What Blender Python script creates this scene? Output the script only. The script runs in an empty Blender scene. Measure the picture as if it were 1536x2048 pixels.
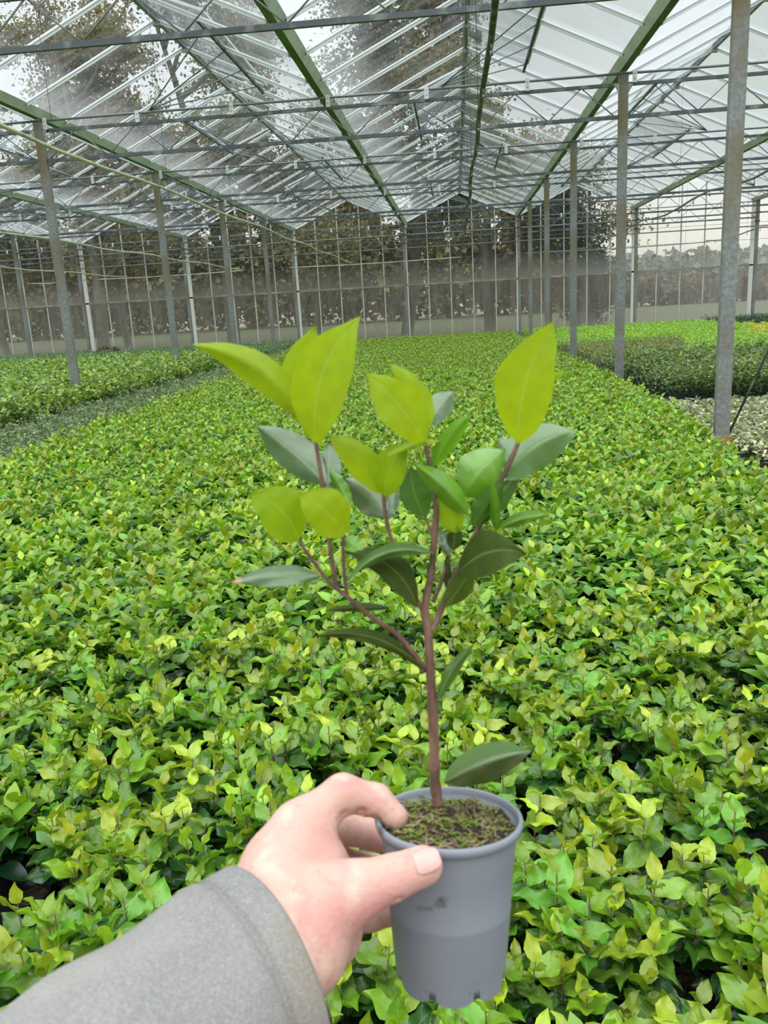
import bpy, math, random
import numpy as np
from mathutils import Vector, Matrix

# ------------------------------------------------------------------ camera
SC = bpy.context.scene
COL = SC.collection
YAW, PITCH, ROLL, FPX = .0978, .2457, -.0563, 1630.1
EYE = np.array([0, 0, 1.40])
_f = np.array([-math.sin(YAW)*math.cos(PITCH), math.cos(YAW)*math.cos(PITCH), -math.sin(PITCH)])
_r0 = np.cross(_f, [0, 0, 1]); _r0 /= np.linalg.norm(_r0); _u0 = np.cross(_r0, _f)
_r = math.cos(ROLL)*_r0 + math.sin(ROLL)*_u0
_u = -math.sin(ROLL)*_r0 + math.cos(ROLL)*_u0
cam_d = bpy.data.cameras.new('camera'); cam = bpy.data.objects.new('camera', cam_d); COL.objects.link(cam)
cam.matrix_world = Matrix(((_r[0], _u[0], -_f[0], EYE[0]), (_r[1], _u[1], -_f[1], EYE[1]),
                           (_r[2], _u[2], -_f[2], EYE[2]), (0, 0, 0, 1)))
cam_d.sensor_fit = 'HORIZONTAL'; cam_d.sensor_width = 36; cam_d.lens = 36*FPX/1536
cam_d.clip_start = .02; cam_d.clip_end = 600
cam_d.dof.use_dof = True; cam_d.dof.focus_distance = 3.0; cam_d.dof.aperture_fstop = 22
SC.camera = cam

def P(px, py, d):
    """the place at depth d (metres) seen at photo pixel px, py"""
    return EYE + d*(_f + (px-768)/FPX*_r - (py-1024)/FPX*_u)

def proj(pts):
    q = np.asarray(pts, float) - EYE
    d = q@_f
    d = np.where(np.abs(d) < 1e-6, 1e-6, d)
    return 768 + FPX*(q@_r)/d, 1024 - FPX*(q@_u)/d, d

def in_view(pts, m=160):
    x, y, d = proj(pts)
    return (d > .2) & (x > -m) & (x < 1536+m) & (y > -m) & (y < 2048+m)

# ------------------------------------------------------------------ sky, exposure
w = bpy.data.worlds.new('overcast_sky'); SC.world = w; w.use_nodes = True
nt = w.node_tree; nt.nodes.clear()
def N(nt, t, **kw):
    n = nt.nodes.new(t)
    for k, v in kw.items(): setattr(n, k, v)
    return n
tc = N(nt, 'ShaderNodeTexCoord'); sx = N(nt, 'ShaderNodeSeparateXYZ'); nt.links.new(tc.outputs['Generated'], sx.inputs[0])
ramp = N(nt, 'ShaderNodeValToRGB'); nt.links.new(sx.outputs['Z'], ramp.inputs[0])
cr = ramp.color_ramp
cr.elements[0].position = 0.0; cr.elements[0].color = (.80, .74, .60, 1)
cr.elements[1].position = 1.0; cr.elements[1].color = (2.5, 2.6, 2.7, 1)
e = cr.elements.new(.07); e.color = (.80, .78, .70, 1)
e = cr.elements.new(.14); e.color = (.76, .79, .81, 1)
e = cr.elements.new(.36); e.color = (.78, .82, .85, 1)
e = cr.elements.new(.55); e.color = (1.8, 1.87, 1.93, 1)
ns = N(nt, 'ShaderNodeTexNoise'); ns.inputs['Scale'].default_value = 2.2; ns.inputs['Detail'].default_value = 3
mp = N(nt, 'ShaderNodeMapping'); mp.inputs['Scale'].default_value = (1, 1, 3.5)
nt.links.new(tc.outputs['Generated'], mp.inputs[0]); nt.links.new(mp.outputs[0], ns.inputs['Vector'])
mr = N(nt, 'ShaderNodeMapRange'); mr.inputs[1].default_value = .35; mr.inputs[2].default_value = .65
mr.inputs[3].default_value = .93; mr.inputs[4].default_value = 1.10
nt.links.new(ns.outputs['Fac'], mr.inputs[0])
mu = N(nt, 'ShaderNodeVectorMath', operation='SCALE'); nt.links.new(ramp.outputs[0], mu.inputs[0]); nt.links.new(mr.outputs[0], mu.inputs['Scale'])
bg = N(nt, 'ShaderNodeBackground'); nt.links.new(mu.outputs[0], bg.inputs['Color']); bg.inputs['Strength'].default_value = 1.0
wo = N(nt, 'ShaderNodeOutputWorld'); nt.links.new(bg.outputs[0], wo.inputs[0])
SC.view_settings.view_transform = 'Standard'; SC.view_settings.look = 'None'
SC.view_settings.gamma = 1; SC.view_settings.use_curve_mapping = False
SC.view_settings.exposure = 0.25
cy = SC.cycles
cy.max_bounces = 6; cy.diffuse_bounces = 3; cy.glossy_bounces = 2; cy.transmission_bounces = 3
cy.transparent_max_bounces = 24; cy.use_denoising = True
cy.caustics_reflective = False; cy.caustics_refractive = False

# ------------------------------------------------------------------ materials
def mat(name, col=(.5, .5, .5), rough=.5, metal=0., spec=.5, noise=None, bump=None, sub=0., coat=0., coords='Object'):
    """noise=(colour, scale, lo, hi[, stretch]) list of layers mixed over the base colour; bump=(scale, strength, dist)"""
    m = bpy.data.materials.new(name); m.use_nodes = True
    t = m.node_tree; b = t.nodes['Principled BSDF']
    b.inputs['Base Color'].default_value = (*col, 1); b.inputs['Roughness'].default_value = rough
    b.inputs['Metallic'].default_value = metal; b.inputs['Specular IOR Level'].default_value = spec
    b.inputs['Coat Weight'].default_value = coat
    if sub:
        b.inputs['Subsurface Weight'].default_value = sub
        b.inputs['Subsurface Radius'].default_value = (1, .35, .2); b.inputs['Subsurface Scale'].default_value = .006
    c = N(t, 'ShaderNodeTexCoord')
    last = None
    for l in (noise or []):
        nz = N(t, 'ShaderNodeTexNoise'); nz.inputs['Scale'].default_value = l[1]; nz.inputs['Detail'].default_value = 5
        mpn = N(t, 'ShaderNodeMapping')
        if len(l) > 4: mpn.inputs['Scale'].default_value = l[4]
        t.links.new(c.outputs[coords], mpn.inputs[0]); t.links.new(mpn.outputs[0], nz.inputs['Vector'])
        mrn = N(t, 'ShaderNodeMapRange'); mrn.inputs[1].default_value = l[2]; mrn.inputs[2].default_value = l[3]
        t.links.new(nz.outputs['Fac'], mrn.inputs[0])
        mx = N(t, 'ShaderNodeMix', data_type='RGBA')
        t.links.new(mrn.outputs[0], mx.inputs[0])
        if last: t.links.new(last, mx.inputs[6])
        else: mx.inputs[6].default_value = (*col, 1)
        mx.inputs[7].default_value = (*l[0], 1); last = mx.outputs[2]
    if last: t.links.new(last, b.inputs['Base Color'])
    if bump:
        nz = N(t, 'ShaderNodeTexNoise'); nz.inputs['Scale'].default_value = bump[0]; nz.inputs['Detail'].default_value = 4
        t.links.new(c.outputs[coords], nz.inputs['Vector'])
        bp = N(t, 'ShaderNodeBump'); bp.inputs['Strength'].default_value = bump[1]; bp.inputs['Distance'].default_value = bump[2]
        t.links.new(nz.outputs['Fac'], bp.inputs['Height']); t.links.new(bp.outputs[0], b.inputs['Normal'])
    return m

def leaf_mat(name, transl=.35, rough=.32, spec=.5, veins=True, gain=1.0, coat=0.):
    """a leaf: its own colour from the 'leafcol' attribute, pale midrib and veins from 'luv'"""
    m = bpy.data.materials.new(name); m.use_nodes = True
    t = m.node_tree; b = t.nodes['Principled BSDF']; out = t.nodes['Material Output']
    a = N(t, 'ShaderNodeAttribute'); a.attribute_name = 'leafcol'
    src = a.outputs['Color']
    if veins:
        a2 = N(t, 'ShaderNodeAttribute'); a2.attribute_name = 'luv'
        s = N(t, 'ShaderNodeSeparateXYZ'); t.links.new(a2.outputs['Vector'], s.inputs[0])
        ab = N(t, 'ShaderNodeMath', operation='ABSOLUTE'); t.links.new(s.outputs['X'], ab.inputs[0])
        rib = N(t, 'ShaderNodeMapRange'); rib.inputs[1].default_value = .015; rib.inputs[2].default_value = .07
        rib.inputs[3].default_value = 1; rib.inputs[4].default_value = 0; t.links.new(ab.outputs[0], rib.inputs[0])
        # side veins: stripes of  y*9 - |x|*2.2
        m1 = N(t, 'ShaderNodeMath', operation='MULTIPLY'); m1.inputs[1].default_value = -2.4; t.links.new(ab.outputs[0], m1.inputs[0])
        m2 = N(t, 'ShaderNodeMath', operation='MULTIPLY_ADD'); m2.inputs[1].default_value = 8.; t.links.new(s.outputs['Y'], m2.inputs[0]); t.links.new(m1.outputs[0], m2.inputs[2])
        fr = N(t, 'ShaderNodeMath', operation='FRACT'); t.links.new(m2.outputs[0], fr.inputs[0])
        v = N(t, 'ShaderNodeMapRange'); v.inputs[1].default_value = .0; v.inputs[2].default_value = .16
        v.inputs[3].default_value = .22; v.inputs[4].default_value = 0; t.links.new(fr.outputs[0], v.inputs[0])
        mxv = N(t, 'ShaderNodeMath', operation='MAXIMUM'); t.links.new(rib.outputs[0], mxv.inputs[0]); t.links.new(v.outputs[0], mxv.inputs[1])
        sc_ = N(t, 'ShaderNodeMath', operation='MULTIPLY'); sc_.inputs[1].default_value = .55; t.links.new(mxv.outputs[0], sc_.inputs[0])
        pale = N(t, 'ShaderNodeMix', data_type='RGBA'); pale.inputs[0].default_value = .5
        t.links.new(src, pale.inputs[6]); pale.inputs[7].default_value = (.42, .58, .16, 1)
        mx = N(t, 'ShaderNodeMix', data_type='RGBA'); t.links.new(sc_.outputs[0], mx.inputs[0]); t.links.new(src, mx.inputs[6]); t.links.new(pale.outputs[2], mx.inputs[7])
        src = mx.outputs[2]
        nz = N(t, 'ShaderNodeTexNoise'); nz.inputs['Scale'].default_value = 60; c = N(t, 'ShaderNodeTexCoord'); t.links.new(c.outputs['Object'], nz.inputs['Vector'])
        ad = N(t, 'ShaderNodeMath', operation='ADD'); t.links.new(nz.outputs['Fac'], ad.inputs[0]); t.links.new(mxv.outputs[0], ad.inputs[1])
        bp = N(t, 'ShaderNodeBump'); bp.inputs['Strength'].default_value = .25; bp.inputs['Distance'].default_value = .001; bp.invert = True
        t.links.new(ad.outputs[0], bp.inputs['Height']); t.links.new(bp.outputs[0], b.inputs['Normal'])
        n3 = N(t, 'ShaderNodeTexNoise'); n3.inputs['Scale'].default_value = 110; n3.inputs['Detail'].default_value = 3; t.links.new(c.outputs['Object'], n3.inputs['Vector'])
        r3 = N(t, 'ShaderNodeMapRange'); r3.inputs[1].default_value = .35; r3.inputs[2].default_value = .65; r3.inputs[3].default_value = .92; r3.inputs[4].default_value = 1.05; t.links.new(n3.outputs['Fac'], r3.inputs[0])
        v3 = N(t, 'ShaderNodeVectorMath', operation='SCALE'); t.links.new(src, v3.inputs[0]); t.links.new(r3.outputs[0], v3.inputs['Scale']); src = v3.outputs[0]
    t.links.new(src, b.inputs['Base Color'])
    b.inputs['Roughness'].default_value = rough; b.inputs['Specular IOR Level'].default_value = spec
    b.inputs['Coat Weight'].default_value = coat
    tr = N(t, 'ShaderNodeBsdfTranslucent')
    g = N(t, 'ShaderNodeMix', data_type='RGBA', blend_type='MULTIPLY'); g.inputs[0].default_value = 1
    t.links.new(src, g.inputs[6]); g.inputs[7].default_value = (1.15*gain, 1.1*gain, .6*gain, 1)
    t.links.new(g.outputs[2], tr.inputs[0])
    ms = N(t, 'ShaderNodeMixShader'); ms.inputs[0].default_value = transl
    t.links.new(b.outputs[0], ms.inputs[1]); t.links.new(tr.outputs[0], ms.inputs[2]); t.links.new(ms.outputs[0], out.inputs[0])
    return m

def glass_mat(name, fog_lo, fog_hi, zlo, zhi, fog_z, tint=(.93, .96, .96), dirt=(.78, .8, .78), stretch=(1, 1, .15), scale=3):
    """clear pane with condensation: fog = noise between fog_lo..fog_hi, plus fog_z at world height zlo fading to 0 at zhi"""
    m = bpy.data.materials.new(name); m.use_nodes = True
    t = m.node_tree; t.nodes.clear()
    out = N(t, 'ShaderNodeOutputMaterial'); c = N(t, 'ShaderNodeTexCoord')
    mpn = N(t, 'ShaderNodeMapping'); mpn.inputs['Scale'].default_value = stretch; t.links.new(c.outputs['Object'], mpn.inputs[0])
    nz = N(t, 'ShaderNodeTexNoise'); nz.inputs['Scale'].default_value = scale; nz.inputs['Detail'].default_value = 6; nz.inputs['Roughness'].default_value = .65
    t.links.new(mpn.outputs[0], nz.inputs['Vector'])
    f = N(t, 'ShaderNodeMapRange'); f.inputs[1].default_value = .35; f.inputs[2].default_value = .68
    f.inputs[3].default_value = fog_lo; f.inputs[4].default_value = fog_hi; t.links.new(nz.outputs['Fac'], f.inputs[0])
    s = N(t, 'ShaderNodeSeparateXYZ'); t.links.new(c.outputs['Object'], s.inputs[0])
    z = N(t, 'ShaderNodeMapRange'); z.inputs[1].default_value = zlo; z.inputs[2].default_value = zhi
    z.inputs[3].default_value = fog_z; z.inputs[4].default_value = 0; t.links.new(s.outputs['Z'], z.inputs[0])
    ad = N(t, 'ShaderNodeMath', operation='ADD', use_clamp=True); t.links.new(f.outputs[0], ad.inputs[0]); t.links.new(z.outputs[0], ad.inputs[1])
    tp = N(t, 'ShaderNodeBsdfTransparent'); tp.inputs[0].default_value = (*tint, 1)
    tl = N(t, 'ShaderNodeBsdfTranslucent'); tl.inputs[0].default_value = (*dirt, 1)
    ms = N(t, 'ShaderNodeMixShader'); t.links.new(ad.outputs[0], ms.inputs[0]); t.links.new(tp.outputs[0], ms.inputs[1]); t.links.new(tl.outputs[0], ms.inputs[2])
    gl = N(t, 'ShaderNodeBsdfGlossy'); gl.inputs['Roughness'].default_value = .08
    fr = N(t, 'ShaderNodeFresnel'); fr.inputs[0].default_value = 1.45
    fk = N(t, 'ShaderNodeMath', operation='MULTIPLY'); fk.inputs[1].default_value = .38; t.links.new(fr.outputs[0], fk.inputs[0])
    m2 = N(t, 'ShaderNodeMixShader'); t.links.new(fk.outputs[0], m2.inputs[0]); t.links.new(ms.outputs[0], m2.inputs[1]); t.links.new(gl.outputs[0], m2.inputs[2])
    t.links.new(m2.outputs[0], out.inputs[0])
    return m

M = {}
M['leaf_near'] = leaf_mat('leaf_glossy_veined', .30, .26, .75)
M['leaf_far'] = leaf_mat('leaf_glossy', .30, .28, .7, veins=False)
M['leaf_dull'] = leaf_mat('leaf_dull', .3, .55, .35, veins=False)
M['leaf_tree'] = leaf_mat('leaf_autumn', .3, .7, .2, veins=False)
M['leaf_held_young'] = leaf_mat('leaf_young_soft', .5, .5, .25, gain=1.0)
M['leaf_held_old'] = leaf_mat('leaf_mature_waxy', .25, .30, .8, coat=.3)
M['stem'] = mat('brown_stem', (.12, .058, .04), .6, noise=[((.22, .13, .09), 120, .42, .65, (1, 1, .35)), ((.07, .05, .035), 60, .5, .7)], bump=(260, .6, .001))
M['stem_green'] = mat('green_stem', (.16, .12, .04), .5)
M['black_pot'] = mat('black_plastic', (.018, .019, .02), .35)
M['grey_pot'] = mat('grey_plastic', (.225, .25, .285), .42, spec=.4,
                    noise=[((.20, .22, .25), 14, .45, .7), ((.07, .07, .065), 30, .65, .71)], bump=(60, .05, .001))
M['soil'] = mat('dark_soil', (.04, .028, .018), .9, noise=[((.09, .10, .02), 40, .5, .62), ((.14, .08, .04), 90, .55, .65)], bump=(120, 1, .01))
M['bark_bits'] = mat('bark_fibre', (.16, .10, .06), .85, noise=[((.34, .26, .16), 60, .4, .6)])
M['moss'] = mat('moss', (.12, .20, .015), .8, noise=[((.22, .30, .03), 300, .4, .6)])
M['galv'] = mat('galvanised_steel', (.33, .36, .37), .5, .35,
                noise=[((.22, .24, .25), 30, .4, .65), ((.46, .48, .48), 9, .5, .7)])
M['post'] = mat('weathered_galvanised_post', (.20, .235, .245), .55, .2,
                noise=[((.29, .32, .33), 26, .40, .6), ((.17, .14, .06), 1.6, .46, .62, (1, 1, .6)), ((.22, .21, .15), 40, .48, .7)])
M['rod'] = mat('steel_rod', (.20, .225, .235), .45, .4)
M['darksteel'] = mat('darkened_steel_chord', (.10, .12, .13), .5, .4, noise=[((.30, .33, .34), 6, .5, .7)])
M['alu'] = mat('white_aluminium_bar', (.88, .92, .95), .38, .0)
M['seal'] = mat('white_glazing_seal', (.93, .95, .97), .5)
_t = M['seal'].node_tree; _tl = N(_t, 'ShaderNodeBsdfTranslucent'); _tl.inputs[0].default_value = (.93, .95, .97, 1)
_ms = N(_t, 'ShaderNodeMixShader'); _ms.inputs[0].default_value = .8; _t.links.new(_t.nodes['Principled BSDF'].outputs[0], _ms.inputs[1]); _t.links.new(_tl.outputs[0], _ms.inputs[2]); _t.links.new(_ms.outputs[0], _t.nodes['Material Output'].inputs[0])
M['mullion'] = mat('dirty_white_mullion', (.62, .62, .56), .5, .0, noise=[((.34, .32, .20), 1.6, .45, .7, (1, 1, .6))])
M['algae_wood'] = mat('algae_stained_rail', (.30, .27, .17), .7, noise=[((.45, .45, .38), 4, .5, .7)])
M['gutter_green'] = mat('algae_green_gutter', (.10, .17, .055), .6, noise=[((.17, .25, .11), 2, .45, .65), ((.05, .08, .03), 22, .55, .7)])
M['gutter_pale'] = mat('pale_green_gutter_side', (.50, .60, .50), .5, noise=[((.62, .70, .64), 3, .4, .6)])
M['pipe'] = mat('cream_irrigation_pipe', (.56, .56, .40), .5, noise=[((.34, .34, .2), 5, .5, .7)])
M['pipe_dark'] = mat('dark_irrigation_pipe', (.035, .045, .03), .5, noise=[((.16, .19, .13), 7, .5, .7)])
M['clip'] = mat('white_clip', (.72, .75, .76), .4)
M['whiteboard'] = mat('white_painted_board', (.84, .85, .80), .5)
M['concrete'] = mat('mossy_concrete', (.26, .25, .19), .9, noise=[((.16, .17, .08), 2, .45, .6)])
M['cloth'] = mat('black_ground_cloth', (.022, .022, .022), .85, noise=[((.05, .045, .035), 8, .5, .7)])
M['grass'] = mat('rough_grass', (.11, .15, .045), .9, noise=[((.18, .16, .09), .4, .4, .65), ((.07, .10, .03), 3, .45, .6)], bump=(20, 1, .1))
M['field'] = mat('brown_field', (.22, .17, .12), .95, noise=[((.30, .26, .2), .1, .4, .65)])
M['bark'] = mat('tree_bark', (.085, .07, .05), .9, noise=[((.13, .13, .08), 3, .45, .6)], bump=(14, 1, .03))
M['roofglass'] = glass_mat('roof_glass', .01, .12, 4.28, 4.66, .28, dirt=(.62, .64, .65), scale=1.7, stretch=(1, 2.5, 1))
M['wallglass_low'] = glass_mat('wall_glass_low', .30, .62, .3, 1.0, .25, dirt=(.46, .45, .41), stretch=(1, 1, .12), scale=4)
M['wallglass_high'] = glass_mat('wall_glass_high', .02, .14, 2.15, 3.0, .40, dirt=(.66, .66, .62), stretch=(1, 1, .2), scale=3)
M['skin'] = mat('skin', (.62, .385, .315), .50, spec=.35, sub=.18,
                noise=[((.66, .31, .285), 26, .46, .66), ((.72, .50, .40), 48, .52, .72), ((.56, .30, .25), 130, .58, .75)], bump=(300, .5, .0012))
M['nail'] = mat('fingernail', (.64, .40, .35), .25, spec=.5, coat=.3)
M['jacket'] = mat('grey_wool_jacket', (.26, .255, .24), .95, spec=.12,
                  noise=[((.215, .215, .21), 30, .40, .66), ((.32, .315, .29), 15, .48, .68), ((.28, .24, .165), 8, .56, .72), ((.33, .325, .31), 600, .45, .7), ((.17, .17, .168), 1300, .5, .7)], bump=(900, .7, .0010))
M['lining'] = mat('black_lining', (.012, .011, .014), .7)

# ------------------------------------------------------------------ mesh helpers
def link(o, parent=None):
    COL.objects.link(o)
    if parent is not None: o.parent = parent
    return o

def tag(o, label=None, cat=None, group=None, kind=None):
    if label: o['label'] = label
    if cat: o['category'] = cat
    if group: o['group'] = group
    if kind: o['kind'] = kind
    return o

def empty(name, loc, label=None, cat=None, group=None, kind=None):
    o = bpy.data.objects.new(name, None); o.location = loc; o.empty_display_size = .1
    return tag(link(o), label, cat, group, kind)

def mesh_np(name, V, F, attrs=None, smooth=False):
    """fast mesh from arrays; F is (n,3) or (n,4)"""
    V = np.asarray(V, np.float32); F = np.asarray(F, np.int32)
    me = bpy.data.meshes.new(name); k = F.shape[1]
    me.vertices.add(len(V)); me.vertices.foreach_set('co', V.ravel())
    me.loops.add(F.size); me.loops.foreach_set('vertex_index', F.ravel())
    me.polygons.add(len(F)); me.polygons.foreach_set('loop_start', np.arange(0, F.size, k, dtype=np.int32))
    me.polygons.foreach_set('loop_total', np.full(len(F), k, np.int32))
    if smooth: me.polygons.foreach_set('use_smooth', np.ones(len(F), bool))
    for an, (ty, arr) in (attrs or {}).items():
        at = me.attributes.new(an, ty, 'POINT')
        at.data.foreach_set('color' if ty == 'FLOAT_COLOR' else 'vector', np.asarray(arr, np.float32).ravel())
    me.update(calc_edges=True); me.validate()
    return me

class MB:
    """collects shapes into one mesh"""
    def __init__(s): s.v = []; s.f = []; s.mi = []; s.sm = []; s.m = 0; s.smooth = False
    def add(s, vs, fs):
        n = len(s.v); s.v += [tuple(map(float, v)) for v in vs]
        for f in fs: s.f.append([i+n for i in f]); s.mi.append(s.m); s.sm.append(s.smooth)
    def box(s, c, d):
        x, y, z = c; a, b, e = d[0]/2, d[1]/2, d[2]/2
        s.add([(x-a, y-b, z-e), (x+a, y-b, z-e), (x+a, y+b, z-e), (x-a, y+b, z-e), (x-a, y-b, z+e), (x+a, y-b, z+e), (x+a, y+b, z+e), (x-a, y+b, z+e)],
              [(0, 3, 2, 1), (4, 5, 6, 7), (0, 1, 5, 4), (1, 2, 6, 5), (2, 3, 7, 6), (3, 0, 4, 7)])
    def bar(s, a, b, w, h, up=(0, 0, 1)):
        """rectangular bar a->b, w across, h along up"""
        a = np.array(a, float); b = np.array(b, float); d = b-a; d /= np.linalg.norm(d)
        x = np.cross(d, up); x /= np.linalg.norm(x); y = np.cross(x, d)
        q = [x*w/2*i+y*h/2*j for i, j in ((-1, -1), (1, -1), (1, 1), (-1, 1))]
        s.add([a+k for k in q]+[b+k for k in q], [(3, 2, 1, 0), (4, 5, 6, 7)]+[(i, (i+1) % 4, (i+1) % 4+4, i+4) for i in range(4)])
    def tube(s, pts, rad, n=8, cap=True):
        pts = [np.array(p, float) for p in pts]
        if not hasattr(rad, '__len__'): rad = [rad]*len(pts)
        old = None; rings = []
        for i, p in enumerate(pts):
            d = pts[min(i+1, len(pts)-1)]-pts[max(i-1, 0)]; d = d/(np.linalg.norm(d)+1e-12)
            if old is None:
                x = np.cross(d, (0, 0, 1) if abs(d[2]) < .9 else (1, 0, 0))
            else: x = old-d*(old@d)
            x = x/np.linalg.norm(x); old = x; y = np.cross(d, x)
            rings.append([p+rad[i]*(math.cos(2*math.pi*k/n)*x+math.sin(2*math.pi*k/n)*y) for k in range(n)])
        fs = [(i*n+k, i*n+(k+1) % n, (i+1)*n+(k+1) % n, (i+1)*n+k) for i in range(len(pts)-1) for k in range(n)]
        if cap: fs += [tuple(range(n))[::-1], tuple((len(pts)-1)*n+k for k in range(n))]
        sm = s.smooth; s.smooth = True; s.add([v for r in rings for v in r], fs); s.smooth = sm
    def lathe(s, prof, n=48):
        vs = [(r*math.cos(2*math.pi*k/n), r*math.sin(2*math.pi*k/n), z) for r, z in prof for k in range(n)]
        sm = s.smooth; s.smooth = True
        s.add(vs, [(i*n+k, i*n+(k+1) % n, (i+1)*n+(k+1) % n, (i+1)*n+k) for i in range(len(prof)-1) for k in range(n)]); s.smooth = sm
    def mesh(s, name, mats):
        me = bpy.data.meshes.new(name); me.from_pydata(s.v, [], s.f)
        for m in (mats if isinstance(mats, (list, tuple)) else [mats]): me.materials.append(m)
        me.polygons.foreach_set('material_index', s.mi); me.polygons.foreach_set('use_smooth', s.sm); me.update()
        return me
    def build(s, name, mats, parent=None, loc=(0, 0, 0)):
        o = bpy.data.objects.new(name, s.mesh(name, mats)); o.location = loc
        return link(o, parent)

def inst(name, me, parent=None, loc=(0, 0, 0), rz=0, scale=1):
    o = bpy.data.objects.new(name, me); o.location = loc; o.rotation_euler[2] = rz
    if scale != 1: o.scale = (scale,)*3
    return link(o, parent)

rng = np.random.default_rng(7)
ORD2 = ['first', 'second', 'third', 'fourth', 'fifth', 'sixth', 'seventh', 'eighth', 'ninth', 'tenth']
ORD = ['nearest', 'second', 'third', 'fourth', 'fifth', 'sixth', 'seventh', 'eighth', 'ninth', 'tenth']

# ------------------------------------------------------------------ structure measures
XM, HG, Y1, SP, YW = -1.7146, 4.255, 11.93, 4.617, 30.56     # middle gutter, gutter height, first post, spacing, far wall
RISE = .90
GX = [XM+4*k for k in range(-5, 5)]                          # gutters
ROOF_Y0 = 5.70
BARS = [Y1-.46+1.1543*k for k in range(-5, 17)]; BARS = [y for y in BARS if ROOF_Y0-.01 < y < YW]

# floor, ground outside
b = MB(); b.box((-2, 14.5, -.05), (46, 32.3, .1)); tag(b.build('floor', M['cloth']), 'black ground cloth under the pot plants', 'floor', kind='structure')
b = MB(); b.box((-10, 66, -.06), (190, 70, .1)); tag(b.build('grass_ground', M['grass']), 'rough grass behind the far glass wall', 'ground', kind='structure')
b = MB(); b.box((40, 200, -.12), (420, 200, .1)); tag(b.build('field_ground', M['field']), 'brown field far behind the greenhouse', 'ground', kind='structure')

# ------------------------------------------------------------------ roof slopes
def bar_mesh(sgn):
    m = MB(); L = math.hypot(2, RISE)
    # from gutter side (x=0,z=0) to ridge (x=2*sgn, z=RISE); T-shaped bar under the glass
    m.bar((0.05*sgn, 0, .0225), (2*sgn, 0, RISE), .034, .012)
    m.bar((0.05*sgn, 0, .0225-.022), (2*sgn, 0, RISE-.022), .012, .034)
    m.m = 1; m.bar((0.05*sgn, 0, .0225+.007), (2*sgn, 0, RISE+.007), .085, .003)
    return m.mesh('glazing_bar', [M['alu'], M['seal']])
BM = {1: bar_mesh(1), -1: bar_mesh(-1)}
for gi, gx in enumerate(GX):
    for sgn in (1, -1):
        if (gx+2*sgn) > GX[-1]+2.1 or (gx+2*sgn) < GX[0]-2.1: continue
        v = []; f = []
        ys = [ROOF_Y0]+BARS+[YW]
        for y in ys: v += [(gx+.05*sgn, y, HG+.0225+.012), (gx+2*sgn, y, HG+RISE+.012)]
        f = [(2*i, 2*i+2, 2*i+3, 2*i+1) for i in range(len(ys)-1)]
        me = bpy.data.meshes.new('ceiling'); me.from_pydata(v, [], f); me.materials.append(M['roofglass'])
        o = bpy.data.objects.new('ceiling', me); link(o)
        tag(o, 'glass roof slope with white glazing bars, %s slope over the gutter line %d' % ('right' if sgn > 0 else 'left', gi+1), 'glass roof', kind='structure')
        for y in BARS: inst('glazing_bar', BM[sgn], o, (gx, y, HG))
for gi, gx in enumerate(GX[:-1]+[GX[-1]]):
    m = MB(); rx = gx+2; m.bar((rx, ROOF_Y0, HG+RISE+.0), (rx, YW, HG+RISE+.0), .05, .05); m.bar((rx, ROOF_Y0, HG+RISE+.035), (rx, YW, HG+RISE+.035), .09, .02)
    for y in BARS: m.box((rx, y, HG+RISE-.05), (.09, .05, .05))
    tag(m.build('trim_%d' % (gi+1), M['galv']), 'steel ridge bar along the top of gable %d' % (gi+1), 'ridge bar', kind='structure')

# ------------------------------------------------------------------ gutters
POS = ['far left edge', 'outermost left', 'second from the left', 'third from the left', 'above the left post row', 'above the middle of the main bed', 'above the right post row',
       'over the right beds', 'above the far right post row', 'rightmost']
for gi, gx in enumerate(GX):
    m = MB(); y0, y1 = ROOF_Y0, YW-.02
    pr = [(-.11, .06), (-.045, -.045), (.045, -.045), (.11, .06)]
    for i in range(3):
        (xa, za), (xb, zb) = pr[i], pr[i+1]
        m.m = 0 if i == 1 else 1
        for t in (0,):
            nx, nz = (zb-za), -(xb-xa); L = math.hypot(nx, nz); nx, nz = -nx/L*.004, -nz/L*.004
            vs = []
            for y in (y0, y1): vs += [(gx+xa, y, HG+za), (gx+xb, y, HG+zb), (gx+xb+nx, y, HG+zb+nz), (gx+xa+nx, y, HG+za+nz)]
            m.add(vs, [(0, 1, 5, 4), (1, 2, 6, 5), (2, 3, 7, 6), (3, 0, 4, 7), (3, 2, 1, 0), (4, 5, 6, 7)])
    g = m.build('gutter', [M['gutter_green'], M['gutter_pale']])
    tag(g, 'green algae-stained roof gutter running to the far wall, %s' % POS[gi], 'gutter', 'roof gutters')
    k = MB()
    k.box((0, 0, 0), (.014, .03, .03))
    km = k.mesh('gutter_clip', M['darksteel'])
    for y in BARS[::1]:
        for s_ in (-1, 1): inst('gutter_clip', km, g, (gx+s_*.098, y, HG+.025))

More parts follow.
